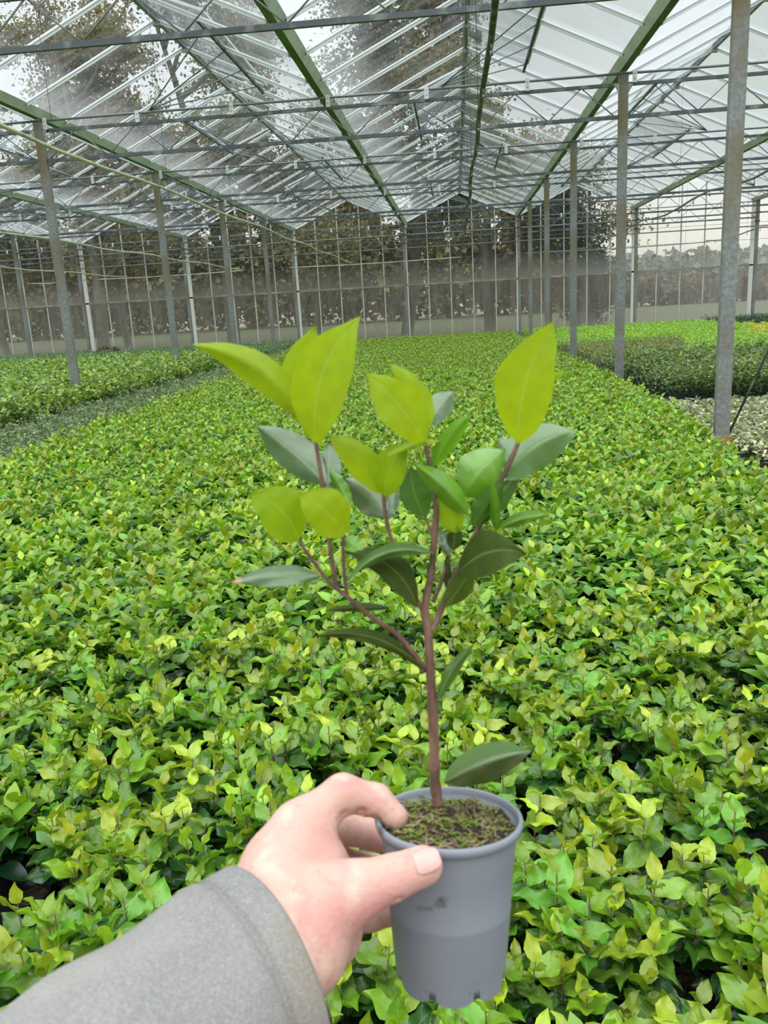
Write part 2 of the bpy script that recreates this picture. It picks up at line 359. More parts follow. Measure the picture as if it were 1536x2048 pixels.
# ------------------------------------------------------------------ posts
pm = MB()
for (x0, x1, y0, y1) in ((-.06, .06, -.035, -.029), (-.06, -.054, -.029, .035), (.054, .06, -.029, .035), (-.054, -.03, .029, .035), (.03, .054, .029, .035)):
    pm.box(((x0+x1)/2, (y0+y1)/2, (HG-.09)/2), (x1-x0, y1-y0, HG-.09))
PM = pm.mesh('post', M['post'])
cap = MB(); cap.box((0, 0, HG-.075), (.15, .10, .012)); cap.box((0, 0, HG-.058), (.06, .05, .03))
cap.add([(.06, -.03, HG-.20), (.06, -.03, HG-.32), (.13, -.03, HG-.20), (.06, -.024, HG-.20), (.06, -.024, HG-.32), (.13, -.024, HG-.20)], [(0, 1, 2), (5, 4, 3), (0, 3, 4, 1), (1, 4, 5, 2), (2, 5, 3, 0)])
cap.add([(-.06, -.03, HG-.20), (-.13, -.03, HG-.20), (-.06, -.03, HG-.32), (-.06, -.024, HG-.20), (-.13, -.024, HG-.20), (-.06, -.024, HG-.32)], [(0, 1, 2), (5, 4, 3), (0, 3, 4, 1), (1, 4, 5, 2), (2, 5, 3, 0)])
CM = cap.mesh('bracket', M['galv'])
ft = MB(); ft.box((0, 0, .06), (.18, .15, .12)); ft.box((0, 0, .135), (.15, .12, .03))
FM = ft.mesh('foot', mat('rusty_foot', (.36, .20, .08), .9, noise=[((.45, .36, .24), 14, .45, .65)]))
ROWS = {XM-20: 'leftmost row', XM-12: 'far left row', XM-4: 'row beside the grey-green plant strip', XM+4: 'row along the main bed\'s right edge', XM+12: 'far right row'}
for x, rn in ROWS.items():
    c = 0
    for k in range(-1, 4):
        y = Y1+SP*k
        zs = np.array([[x, y, z] for z in (.3, 1.5, 2.8, 4)])
        px, py, d = proj(zs)
        if not ((px > -60) & (px < 1600) & (py > -20)).any(): continue
        o = empty('post', (x, y, 0), 'galvanised post, %s in the %s' % (ORD[c], rn), 'post', 'posts of the ' + rn); c += 1
        inst('shaft', PM, o); inst('bracket', CM, o); inst('foot', FM, o)
POSW = ['beyond the left edge', 'far off left', 'second from the left edge', 'in line with the far left post row', 'between the two left post rows', 'in line with the left near post row',
        'behind the middle of the main bed', 'in line with the right post row', 'behind the bright green bed', 'rightmost']
POSW = ['leftmost', 'leftmost', 'leftmost', 'second from the left', 'third from the left', 'fourth from the left', 'behind the middle of the main bed', 'in line with the right post row', 'behind the bright green bed', 'rightmost']
wp = MB(); wp.box((0, 0, (HG-.05)/2), (.10, .08, HG-.05))
WPM = wp.mesh('shaft', M['post'])
for i, gx in enumerate(GX):
    if not in_view([[gx, YW, 2]], 100)[0]: continue
    o = empty('post', (gx, YW-.42, 0), 'wall post against the far glass wall, %s' % POSW[i] , 'post', 'posts against the far wall')
    inst('shaft', WPM, o); q = MB(); q.box((0, 0, HG-.42), (.17, .12, .03)); q.box((0, 0, 3.55), (.14, .11, .05)); q.build('bracket', M['darksteel'], o)

# ------------------------------------------------------------------ lattice girders
W = 8.0
tube = MB(); tube.tube([(.06, -.045, -.085), (W-.06, -.045, -.085)], .017, 8); TUBE = tube.mesh('tube', M['rod'])
tch = MB(); tch.box((W/2, 0, -.205), (W-.13, .035, .042)); TCH = tch.mesh('top_chord', M['darksteel'])
bch = MB(); bch.box((W/2, 0, -.595), (W-.13, .04, .046)); BCH = bch.mesh('bottom_chord', M['darksteel'])
dA = MB(); dA.tube([(0, 0, -.22), (.42, 0, -.58)], .008, 6); DA = dA.mesh('diagonal', M['rod'])
dB = MB(); dB.tube([(0, 0, -.58), (.42, 0, -.22)], .008, 6); DB = dB.mesh('diagonal', M['rod'])
cl = MB(); cl.box((0, -.068, -.13), (.055, .008, .15)); cl.box((0, -.05, -.07), (.05, .04, .006)); cl.box((0, -.035, -.19), (.05, .07, .006))
cl.m = 1; cl.box((0, -.073, -.10), (.012, .004, .012)); cl.box((0, -.073, -.16), (.012, .004, .012))
CLM = cl.mesh('clip', [M['clip'], M['darksteel']])
BAYS = {XM-20: 'over the far left', XM-12: 'over the left beds', XM-4: 'over the main bed', XM+4: 'over the right beds'}
for bx, bn in BAYS.items():
    c = 0
    for k in range(-1, 5):
        y = Y1+SP*k if k < 4 else YW-.42
        xs = np.linspace(bx, bx+W, 20); p_ = np.array([[x, y, HG-z] for x in xs for z in (.1, .6)])
        if not in_view(p_, 10).any(): continue
        o = empty('lattice_girder', (bx, y, HG), 'dark steel lattice girder %s, %s' % (bn, ORD[c]+(' to the camera' if c == 0 else ' from the camera')), 'roof girder', 'lattice girders'); c += 1
        inst('tube', TUBE, o); inst('top_chord', TCH, o); inst('bottom_chord', BCH, o)
        n = 9; st = (W-.2)/n/2
        for i in range(n):
            x0 = .1+i*2*st
            inst('diagonal', DB, o, (x0, 0, 0)); inst('diagonal', DA, o, (x0+st, 0, 0))
        for i in range(6): inst('clip', CLM, o, (.13+i*1.325, 0, 0))
# tie rails along the wall
for zz, nm in ((HG-.86, 'lower'), (HG-.42, 'upper')):
    m = MB(); m.tube([(GX[0], YW-.22, zz), (GX[-1], YW-.22, zz)], .022 if nm == 'lower' else .028, 6)
    tag(m.build('rail_tube', M['rod']), '%s of the two long steel tubes running across the top of the far wall' % nm, 'tube')

# ------------------------------------------------------------------ roof vents
for gi in range(0, len(GX)-1):
    rx = GX[gi]+2
    for st in range(0, 4):
        side = 1 if st % 2 == 0 else -1
        yc = Y1+SP*st; ya, yb = yc-1.62, yc+1.75
        def S(d, y, up=0): return (rx+side*d, y, HG+RISE-d*RISE/2+up)
        if not in_view([S(.45, yc)], 60)[0]: continue
        lift = .05
        o = empty('roof_vent', S(0, yc), 'roof window, %s from the camera in the %s gable from the left' % (ORD[st], ORD2[gi]), 'roof window', 'roof windows')
        inv = -Vector(S(0, yc))
        m = MB(); m.bar(S(.86, ya, -.035), S(.86, yb, -.035), .035, .04); m.build('frame_bar', M['darksteel'], o, inv)
        m = MB()
        m.bar(S(.02, ya, .04), S(.92, ya, .04+lift), .03, .03); m.bar(S(.02, yb, .04), S(.92, yb, .04+lift), .03, .03); m.bar(S(.92, ya, .04+lift), S(.92, yb, .04+lift), .03, .03)
        m.build('sash', M['alu'], o, inv)
        m = MB(); m.add([S(.02, ya, .045), S(.92, ya, .045+lift), S(.92, yb, .045+lift), S(.02, yb, .045)], [(0, 1, 2, 3)]); m.build('pane', M['roofglass'], o, inv)
        piv = (rx-side*.37, yc-.045, HG-.06)
        for q in (.25, 1.15, 2.05, 2.95):
            m = MB(); m.tube([piv, S(.86, ya+q, -.05)], .009, 6); m.build('push_rod', M['rod'], o, inv)

# ------------------------------------------------------------------ far wall
root = empty('wall_far', (0, YW, 0), 'far glass wall of the greenhouse with dirty white mullions', 'glass wall', kind='structure')
MX = [XM+.8*k for k in range(-22, 18)]
def roof_z(x):
    t = abs(((x-XM) % 4)-2)/2
    return HG+RISE*(1-t)
ZT, ZS = 2.13, .27
def panes(name, z0f, z1f, m):
    v = []; f = []
    for x0, x1 in zip(MX[:-1], MX[1:]):
        k = len(v); v += [(x0, 0, z0f(x0)), (x1, 0, z0f(x1)), (x1, 0, z1f(x1)), (x0, 0, z1f(x0))]; f.append((k, k+1, k+2, k+3))
    me = bpy.data.meshes.new(name); me.from_pydata(v, [], f); me.materials.append(m)
    inst(name, me, root)
panes('lower_panes', lambda x: ZS, lambda x: ZT, M['wallglass_low'])
panes('upper_panes', lambda x: ZT, lambda x: max(roof_z(x), HG+.05), M['wallglass_high'])
for i, x in enumerate(MX):
    zt = roof_z(x); m = MB(); m.box((0, -.02, (ZS+zt)/2), (.036, .05, zt-ZS)); m.build('mullion', M['mullion'], root, (x, 0, 0))
for gx in GX:
    m = MB(); m.box((0, -.03, (ZS+HG)/2), (.13, .07, HG-ZS)); o = m.build('corner_board', M['whiteboard'], root, (gx, 0, 0))
m = MB(); m.box(((MX[0]+MX[-1])/2, -.035, ZT), (MX[-1]-MX[0], .06, .05)); m.build('transom', M['algae_wood'], root)
m = MB(); m.box(((MX[0]+MX[-1])/2, -.03, ZS-.02), (MX[-1]-MX[0], .10, .04)); m.build('sill', M['algae_wood'], root)
m = MB(); m.box(((MX[0]+MX[-1])/2, 0, (ZS-.04)/2), (MX[-1]-MX[0], .16, ZS-.04)); m.build('plinth', M['concrete'], root)
m = MB()
for gx in GX:
    for s_ in (-1, 1):
        m.bar((gx, -.01, HG+.0), (gx+2*s_, -.01, HG+RISE), .04, .05)
m.build('gable_rafter', M['alu'], root)
for zz in (3.0, 3.55):
    m = MB(); m.tube([(MX[0], YW-.1, zz), (MX[-1], YW-.1, zz-.02)], .006, 5)
    tag(m.build('tension_wire', M['darksteel']), 'thin wire strung across the upper panes of the far wall, %s' % ('lower one' if zz < 3.2 else 'upper one'), 'wire')

# ------------------------------------------------------------------ irrigation pipes
ZP = EYE[2]+1.467
def pipe(xs, label, m, y0=4.4, y1=28, wob=0., r=.017):
    mb = MB(); pts = []
    for i in range(26):
        y = y0+(y1-y0)*i/25
        pts.append((xs+.012*math.sin(i*1.7), y, ZP+.02*math.sin(i*1.3)*(1 if wob == 0 else 1.5)-wob*abs(math.sin(i*.63))))
    mb.tube(pts, r, 8)
    o = mb.build('irrigation_pipe', m); tag(o, label, 'pipe', 'irrigation pipes')
    nz = MB(); nz.tube([(0, 0, 0), (0, 0, -.05)], .006, 5); nz.tube([(0, 0, -.05), (0, 0, -.075)], .012, 6)
    nm = nz.mesh('nozzle', M['darksteel'])
    for i in range(1, 25): inst('nozzle', nm, o, (pts[i][0], pts[i][1], pts[i][2]-.01))
    for i in range(3, 24, 3):
        x_ = pts[i][0]; hm = MB(); hm.tube([pts[i], (x_, pts[i][1], HG+RISE*(1-abs(((x_-XM) % 4)-2)/2))], .0025, 4); hm.build('hanger_wire', M['darksteel'], o)
    return pts[-1]
pipe(-11.05, 'pale irrigation pipe hanging over the far left beds', M['pipe'])
pipe(-7.02, 'pale irrigation pipe hanging over the left bed, left of the near post row', M['pipe'])
pipe(-3.33, 'long cream irrigation pipe crossing in front of the upper left roof', M['pipe'])
pipe(.25, 'dark green-black irrigation pipe hanging overhead near the middle', M['pipe_dark'], wob=.02, r=.02)
pipe(4.0, 'sagging grey irrigation pipe over the right beds', M['rod'], wob=.05)
pipe(8.02, 'grey irrigation pipe over the far right beds', M['rod'], wob=.05)
for i, (xa, xb, lb) in enumerate(((-14.5, -13.3, 'leftmost'), (-12.1, -7.02, 'left'), (-5.45, .25, 'middle'), (2.3, 8.1, 'right'), (10.2, 13, 'rightmost'))):
    m = MB(); pts = [(xa+(xb-xa)*t/8, 28, ZP-.015-.03*math.sin(t/8*math.pi)) for t in range(9)]; m.tube(pts, .014, 8)
    ob = m.build('cross_pipe', M['pipe'] if i < 3 else M['rod'])
    for t in range(1, 8, 2):
        hm = MB(); hm.tube([pts[t], (pts[t][0], 28, HG+RISE*(1-abs(((pts[t][0]-XM) % 4)-2)/2))], .003, 4); hm.build('hanger_wire', M['darksteel'], ob)
    tag(ob, 'thin crosswise pipe before the far glass wall, %s of the five' % lb, 'pipe', 'crosswise pipes')
m = MB(); m.tube([(2.32, 7.30, .10), (2.645, 7.27, .91), (4.0, 7.2, 4.0)], .011, 8)
tag(m.build('brace_rod', M['pipe_dark']), 'thin dark rod leaning from the foot of the nearest right post', 'rod')

# ------------------------------------------------------------------ leaves and plants
def leaf_template(nl, nw, ratio=.30, fold=.35, curl=.25, teeth=0., wav=0., seed=0):
    """unit leaf: base at origin, tip at y=1, upper side +z. returns verts, quads, luv"""
    r_ = np.random.default_rng(seed)
    ts = np.linspace(0, 1, nl+1); V = []; U = []
    for i, t in enumerate(ts):
        wd = ratio*(math.sin(math.pi*min(t, 1)**.78)**.8 if 0 < t < 1 else 0)
        if t > .8: wd *= 1-.35*(t-.8)/.2
        if teeth and 0 < i < nl: wd *= 1+teeth*(1 if i % 2 else -1)
        wd = max(wd, .006)
        for j in range(nw+1):
            s = -1+2*j/nw
            V.append((s*wd, t, fold*abs(s)*wd-curl*t*t+wav*math.sin(t*9+j*1.7)*abs(s)*.1)); U.append((s, t, 0))
    k = nw+1
    F = [(i*k+j, i*k+j+1, (i+1)*k+j+1, (i+1)*k+j) for i in range(nl) for j in range(nw)]
    return np.array(V), np.array(F), np.array(U)

def frames(az, el, roll):
    """rotation matrices (n,3,3) with columns x,y,z for leaves pointing az/el"""
    d = np.stack([np.cos(az)*np.cos(el), np.sin(az)*np.cos(el), np.sin(el)], 1)
    x = np.stack([np.sin(az), -np.cos(az), np.zeros_like(az)], 1)
    z = np.cross(x, d)
    c, s = np.cos(roll)[:, None], np.sin(roll)[:, None]
    x2 = c*x+s*z; z2 = -s*x+c*z
    return np.stack([x2, d, z2], 2)

def leaves(tmpl, pos, az, el, roll, ln, col):
    V, F, U = tmpl; n = len(pos); Rm = frames(az, el, roll)
    A = np.einsum('nij,vj->nvi', Rm, V)*ln[:, None, None]+pos[:, None, :]
    k = len(V)
    Fs = F[None]+(np.arange(n)*k)[:, None, None]
    c4 = np.concatenate([col, np.ones((n, 1))], 1)
    return A.reshape(-1, 3), Fs.reshape(-1, 4), np.repeat(c4, k, 0), np.tile(U, (n, 1))

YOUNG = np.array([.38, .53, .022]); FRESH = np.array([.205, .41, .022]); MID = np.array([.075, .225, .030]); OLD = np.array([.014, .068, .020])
def seedling(r, tmpl, dens=1.0, stems=True):
    """three or four leafy shoots; returns leaf arrays and stem polylines"""
    ns = r.integers(3, 5); pos = []; az = []; el = []; ln = []; col = []; st = []
    for s in range(ns):
        a0 = 2*math.pi*(s+r.uniform(-.3, .3))/ns; h = r.uniform(.24, .345); sp = r.uniform(.015, .06)
        base = np.array([.006*math.cos(a0), .006*math.sin(a0), .075]); top = np.array([sp*math.cos(a0), sp*math.sin(a0), h])
        mid = base*.5+top*.5+np.array([.012*math.cos(a0), .012*math.sin(a0), 0]); st.append([base, mid, top])
        n = int(r.integers(8, 11)*dens); ga = r.uniform(0, 6.28)
        yb = r.uniform(.5, 1.15); hue = np.array([r.uniform(.75, 1.15), r.uniform(.9, 1.08), r.uniform(.8, 1.6)])
        for i in range(n):
            t = 1-(i/(n-1))**.9*.62
            p = (1-t)**2*base+2*t*(1-t)*mid+t*t*top
            pos.append(p); az.append(ga+i*2.4+r.normal(0, .2))
            el.append(math.radians(np.interp(i, [0, 2, 5, 10], [62, 38, 20, 2])+r.normal(0, 14)))
            ln.append(np.interp(i, [0, 1, 2, 10], [.044, .060, .072, .076])*r.uniform(.82, 1.15))
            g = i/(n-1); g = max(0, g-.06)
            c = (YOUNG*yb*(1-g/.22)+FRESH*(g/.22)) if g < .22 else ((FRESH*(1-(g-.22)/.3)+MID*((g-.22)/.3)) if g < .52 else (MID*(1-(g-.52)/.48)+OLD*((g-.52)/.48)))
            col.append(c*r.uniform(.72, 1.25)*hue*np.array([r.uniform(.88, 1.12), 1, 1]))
    pos = np.array(pos); n = len(pos)
    return leaves(tmpl, pos, np.array(az), np.array(el), r.normal(0, .25, n), np.array(ln), np.array(col)), st

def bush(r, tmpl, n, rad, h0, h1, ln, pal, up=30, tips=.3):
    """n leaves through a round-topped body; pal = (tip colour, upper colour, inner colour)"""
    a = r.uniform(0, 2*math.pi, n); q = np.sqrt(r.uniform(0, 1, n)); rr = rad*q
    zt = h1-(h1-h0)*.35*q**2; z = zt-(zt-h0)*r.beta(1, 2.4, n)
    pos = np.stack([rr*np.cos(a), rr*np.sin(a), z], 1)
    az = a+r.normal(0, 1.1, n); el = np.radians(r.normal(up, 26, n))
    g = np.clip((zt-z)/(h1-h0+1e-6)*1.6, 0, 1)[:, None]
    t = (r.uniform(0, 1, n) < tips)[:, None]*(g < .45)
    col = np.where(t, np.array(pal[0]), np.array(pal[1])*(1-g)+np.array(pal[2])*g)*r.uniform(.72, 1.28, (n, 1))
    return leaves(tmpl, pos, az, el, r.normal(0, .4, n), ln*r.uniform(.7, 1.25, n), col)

def leaf_mesh(name, arr, m, smooth=True):
    V, F, C4, U = arr
    me = mesh_np(name, V, F, {'leafcol': ('FLOAT_COLOR', C4), 'luv': ('FLOAT_VECTOR', U)}, smooth); me.materials.append(m)
    return me

def mass(name, variants, pts, scl, m, label, cat):
    """all the remaining plants of a bed as one mesh"""
    Vs = []; Fs = []; Cs = []; Us = []; off = 0
    r = np.random.default_rng(len(pts))
    vi = r.integers(0, len(variants), len(pts)); rot = r.uniform(0, 6.28, len(pts)); sh = r.uniform(.85, 1.15, len(pts))
    for k, (V, F, C4, U) in enumerate(variants):
        idx = np.where(vi == k)[0]
        if not len(idx): continue
        c, s = np.cos(rot[idx]), np.sin(rot[idx]); sc_ = scl[idx]
        X = (V[None, :, 0]*c[:, None]-V[None, :, 1]*s[:, None])*sc_[:, None]+pts[idx, 0][:, None]
        Y = (V[None, :, 0]*s[:, None]+V[None, :, 1]*c[:, None])*sc_[:, None]+pts[idx, 1][:, None]
        Z = V[None, :, 2]*sc_[:, None]+pts[idx, 2][:, None]
        A = np.stack([X, Y, Z], 2).reshape(-1, 3)
        Vs.append(A.astype(np.float32)); Fs.append((F[None]+(np.arange(len(idx))*len(V))[:, None, None]).reshape(-1, 4)+off)
        cc = np.tile(C4, (len(idx), 1)).astype(np.float32); cc[:, :3] *= np.repeat(sh[idx], len(V))[:, None]; Cs.append(cc)
        Us.append(np.tile(U, (len(idx), 1)).astype(np.float32)); off += len(A)
    me = mesh_np(name, np.concatenate(Vs), np.concatenate(Fs), {'leafcol': ('FLOAT_COLOR', np.concatenate(Cs)), 'luv': ('FLOAT_VECTOR', np.concatenate(Us))}, True)
    me.materials.append(m)
    o = bpy.data.objects.new(name, me); link(o)
    return tag(o, label, cat, kind='stuff')

def grid(x0f, x1f, y0, y1, s, jit=.25, hole=0., seed=0):
    r = np.random.default_rng(seed); out = []
    y = y0; row = 0
    while y < y1:
        xa, xb = x0f(y), x1f(y)
        x = xa+(s/2 if row % 2 else 0)
        while x < xb:
            if r.random() > hole: out.append((x+r.normal(0, s*jit*.5), y+r.normal(0, s*jit*.5), 0))
            x += s
        y += s*.87; row += 1
    p = np.array(out)
    return p

def split_near(pts, n, top=.3):
    """the n points that show largest, and the rest (both only where the picture, with a margin, sees them)"""
    q = pts+np.array([0, 0, top]); vis = in_view(q, 420); pts = pts[vis]; q = q[vis]
    x, y, d = proj(q)
    inside = (x > -25) & (x < 1561) & (y > -25) & (y < 2110)
    key = d+np.where(inside, 0, 1000)
    order = np.argsort(key)
    return pts[order[:n]], pts[order[n:]]

# --- main bed
def bed_l(y): return np.interp(y, [0, 5, 9, 16, 28, 30], [-3.7, -3.85, -4.05, -4.25, -5.2, -5.2])
def bed_r(y): return np.interp(y, [0, 5, 8, 12, 30], [1.75, 1.86, 2.12, 2.14, 2.0])
T_near = [leaf_template(10, 4, .30, f_, c_, .035, 1., k) for k, (f_, c_) in enumerate(((.35, .22), (.55, .35), (.25, .12)))]
T_mid = leaf_template(4, 2, .31, .4, .25)
T_far = leaf_template(2, 2, .34, .4, .25)
NV = 10
near_kinds = []
pot = MB(); pot.lathe([(.033, 0), (.034, .004), (.043, .083), (.046, .085), (.046, .09), (.044, .09), (.040, .07)], 20)
POTM = pot.mesh('pot', M['black_pot'])
sm_ = MB(); sm_.lathe([(.0405, .074), (.028, .078), (.012, .076), (.001, .078)], 16); SOILM = sm_.mesh('soil', M['soil'])
for k in range(NV):
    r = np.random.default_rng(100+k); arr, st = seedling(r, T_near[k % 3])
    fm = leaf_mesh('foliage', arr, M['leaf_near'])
    sb = MB()
    for s in st: sb.tube([s[0], s[1], s[2]], [.0022, .0018, .0012], 5)
    near_kinds.append((fm, sb.mesh('stem', M['stem'])))
pts = grid(bed_l, bed_r, .55, 30.0, .118, .3, .035, 3)
# bare patches in the bed
r = np.random.default_rng(5)
HOLES = (((.66, 1.61), .10), ((.70, 1.89), .09), ((.74, 2.22), .09), ((.64, 3.24), .08), ((.64, 4.04), .09), ((.90, 3.0), .08), ((-1.04, 1.56), .11), ((-.98, 1.33), .09), ((.33, 1.48), .06), ((-.25, 2.21), .06), ((-.35, 1.8), .05), ((1.25, 4.6), .10), ((-2.3, 4.2), .07), ((-.7, 5.2), .08))
holes = [(P_, r_) for P_, r_ in HOLES]
keep = np.ones(len(pts), bool)
for (hx, hy), hr in holes: keep &= np.hypot(pts[:, 0]-hx, pts[:, 1]-hy) > hr
removed = pts[~keep]; pts = pts[keep]
near, rest = split_near(pts, 300)
def near_label(p):
    x, y, d = [float(v[0]) for v in proj([p+np.array([0, 0, .3])])]
    if y > 1480: zone = 'left of the hand and sleeve' if x < 620 else 'right of the held grey pot' if x > 1000 else 'just behind the hand and pot'
    elif y > 1250: zone = 'middle rows left of the held stem' if x < 860 else 'middle rows right of the held stem'
    else: zone = 'behind the held leaves, left half' if x < 860 else 'behind the held leaves, right half'
    return 'young green potted plant of the main bed, '+zone
r = np.random.default_rng(11)
for i, p in enumerate(near):
    fm, sm = near_kinds[int(r.integers(0, NV))]
    o = empty('potted_seedling', p, near_label(p), 'potted plant', 'young green plants in the nearest rows')
    o.rotation_euler[2] = r.uniform(0, 6.28); s = r.uniform(.88, 1.12); o.scale = (s, s, s)
    inst('pot', POTM, o); inst('soil', SOILM, o); inst('stem', sm, o); inst('foliage', fm, o)
for i, p in enumerate(removed):
    if i % 2 == 0 and in_view([p], 60)[0]:
        o = empty('empty_pot', p, 'small black pot of bare soil in a dark gap of the main bed', 'plant pot', 'bare pots in the gaps of the bed')
        inst('pot', POTM, o); inst('soil', SOILM, o)
d = np.hypot(rest[:, 0], rest[:, 1])
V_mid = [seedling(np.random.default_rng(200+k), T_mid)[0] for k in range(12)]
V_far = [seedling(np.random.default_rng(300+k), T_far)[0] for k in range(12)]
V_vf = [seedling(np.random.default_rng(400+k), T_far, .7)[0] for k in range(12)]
def join(*ms):
    return ms
a_, b_, c_ = rest[d < 6.5], rest[(d >= 6.5) & (d < 14)], rest[d >= 14]
mass_parts = [('mid', V_mid, a_), ('far', V_far, b_), ('vf', V_vf, c_)]
r = np.random.default_rng(2)
allv = []; P3 = []; 
def mass_multi(name, groups, m, label, cat, smin=.88, smax=1.12):
    Vs = []; Fs = []; Cs = []; off = 0
    for variants, q in groups:
        if not len(q): continue
        vi = r.integers(0, len(variants), len(q)); rot = r.uniform(0, 6.28, len(q)); scl = r.uniform(smin, smax, len(q)); sh = r.uniform(.88, 1.12, len(q))
        for k, (V, F, C4, U) in enumerate(variants):
            idx = np.where(vi == k)[0]
            if not len(idx): continue
            c, s = np.cos(rot[idx])[:, None], np.sin(rot[idx])[:, None]; z = scl[idx][:, None]
            A = np.stack([(V[None, :, 0]*c-V[None, :, 1]*s)*z+q[idx, 0][:, None], (V[None, :, 0]*s+V[None, :, 1]*c)*z+q[idx, 1][:, None], V[None, :, 2]*z+q[idx, 2][:, None]], 2).reshape(-1, 3)
            Vs.append(A.astype(np.float32)); Fs.append((F[None]+(np.arange(len(idx))*len(V))[:, None, None]).reshape(-1, 4)+off)
            cc = np.tile(C4, (len(idx), 1)).astype(np.float32); cc[:, :3] *= np.repeat(sh[idx], len(V))[:, None]; Cs.append(cc); off += len(A)
    me = mesh_np(name, np.concatenate(Vs), np.concatenate(Fs), {'leafcol': ('FLOAT_COLOR', np.concatenate(Cs))}, True)
    me.materials.append(m); o = bpy.data.objects.new(name, me); link(o)
    return tag(o, label, cat, kind='stuff')
mass_multi('seedling_bed', [(V_mid, a_), (V_far, b_), (V_vf, c_)], M['leaf_far'], 'wide bed of young glossy green plants stretching back to the far wall', 'plants')

# --- other beds: 300 plants each on their own, the rest as one mass
def bed(name, mass_name, pts, variants, n, m, label, mlabel, cat, group, top, smin=.85, smax=1.15):
    a, b2 = split_near(pts, n, top)
    r2 = np.random.default_rng(len(pts))
    ms = [leaf_mesh(name, v, m) for v in variants]
    for p in a:
        if not in_view([p+np.array([0, 0, top])], 0)[0]: 
            b2 = np.vstack([b2, p]); continue
        s = r2.uniform(smin, smax)
        o = inst(name, ms[int(r2.integers(0, len(ms)))], None, p, r2.uniform(0, 6.28), s); tag(o, label, cat, group)
    if len(b2): mass_multi(mass_name, [(variants, b2)], m, mlabel, 'plants', smin, smax)

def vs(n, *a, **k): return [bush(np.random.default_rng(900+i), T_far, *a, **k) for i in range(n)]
TM = leaf_template(2, 2, .3, .4, .3)
# grey-green strip beside the left posts
bed('grey_leaved_plant', 'grey_leaved_bed', grid(lambda y: -5.15, lambda y: bed_l(y)-.06, 4.0, 29.5, .12, .3, .04, 21),
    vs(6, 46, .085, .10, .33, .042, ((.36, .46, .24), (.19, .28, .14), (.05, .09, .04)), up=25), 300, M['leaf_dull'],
    'low small-leaved grey-green plant in the strip beside the left post row', 'rest of the strip of small grey-green plants beside the left posts', 'plant', 'grey-green plants of the left strip', .2)
# taller bushes left of the posts
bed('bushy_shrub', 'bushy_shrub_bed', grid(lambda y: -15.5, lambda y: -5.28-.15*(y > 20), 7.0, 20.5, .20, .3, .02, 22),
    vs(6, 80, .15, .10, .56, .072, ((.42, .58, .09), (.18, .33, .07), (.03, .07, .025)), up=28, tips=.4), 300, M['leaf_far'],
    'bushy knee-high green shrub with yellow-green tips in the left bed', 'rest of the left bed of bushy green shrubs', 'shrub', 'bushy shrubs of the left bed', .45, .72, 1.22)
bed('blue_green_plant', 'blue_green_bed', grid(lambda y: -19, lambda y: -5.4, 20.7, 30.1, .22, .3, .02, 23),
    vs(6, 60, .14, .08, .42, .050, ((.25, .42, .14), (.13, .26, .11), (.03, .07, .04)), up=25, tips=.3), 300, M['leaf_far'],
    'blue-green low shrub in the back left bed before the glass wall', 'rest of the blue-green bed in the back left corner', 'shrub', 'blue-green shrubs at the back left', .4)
# right side
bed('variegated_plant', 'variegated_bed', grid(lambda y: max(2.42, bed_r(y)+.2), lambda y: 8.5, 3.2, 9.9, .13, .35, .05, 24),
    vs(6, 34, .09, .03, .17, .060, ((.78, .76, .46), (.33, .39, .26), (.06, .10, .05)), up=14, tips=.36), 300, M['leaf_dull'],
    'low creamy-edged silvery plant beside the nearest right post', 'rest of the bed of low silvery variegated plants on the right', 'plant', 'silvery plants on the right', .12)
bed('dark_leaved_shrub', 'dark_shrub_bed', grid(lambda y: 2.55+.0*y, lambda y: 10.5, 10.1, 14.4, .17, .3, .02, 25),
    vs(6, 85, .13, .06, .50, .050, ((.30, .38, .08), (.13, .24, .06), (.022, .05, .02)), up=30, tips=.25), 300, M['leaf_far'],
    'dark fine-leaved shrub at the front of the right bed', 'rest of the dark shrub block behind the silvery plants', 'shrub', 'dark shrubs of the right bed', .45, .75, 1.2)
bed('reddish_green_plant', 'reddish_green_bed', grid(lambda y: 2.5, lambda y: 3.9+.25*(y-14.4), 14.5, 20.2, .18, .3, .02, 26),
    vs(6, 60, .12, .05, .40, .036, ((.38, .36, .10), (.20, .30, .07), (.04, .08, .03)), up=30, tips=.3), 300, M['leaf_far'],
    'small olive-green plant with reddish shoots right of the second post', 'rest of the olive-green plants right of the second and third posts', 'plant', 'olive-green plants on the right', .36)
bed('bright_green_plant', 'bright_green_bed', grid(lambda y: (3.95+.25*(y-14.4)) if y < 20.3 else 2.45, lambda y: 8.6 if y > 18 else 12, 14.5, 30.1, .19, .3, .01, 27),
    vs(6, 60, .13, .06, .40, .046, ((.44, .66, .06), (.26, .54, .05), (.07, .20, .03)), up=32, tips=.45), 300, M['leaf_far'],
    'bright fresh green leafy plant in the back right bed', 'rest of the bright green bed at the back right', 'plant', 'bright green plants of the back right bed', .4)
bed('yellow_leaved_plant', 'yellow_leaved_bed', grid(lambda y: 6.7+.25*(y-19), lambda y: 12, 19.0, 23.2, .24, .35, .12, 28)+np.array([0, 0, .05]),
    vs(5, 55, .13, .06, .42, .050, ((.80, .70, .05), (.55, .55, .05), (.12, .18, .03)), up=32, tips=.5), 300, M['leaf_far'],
    'golden yellow leafy plant at the far right of the bright green bed', 'rest of the golden yellow plants at the far right', 'plant', 'golden yellow plants at the far right', .4)
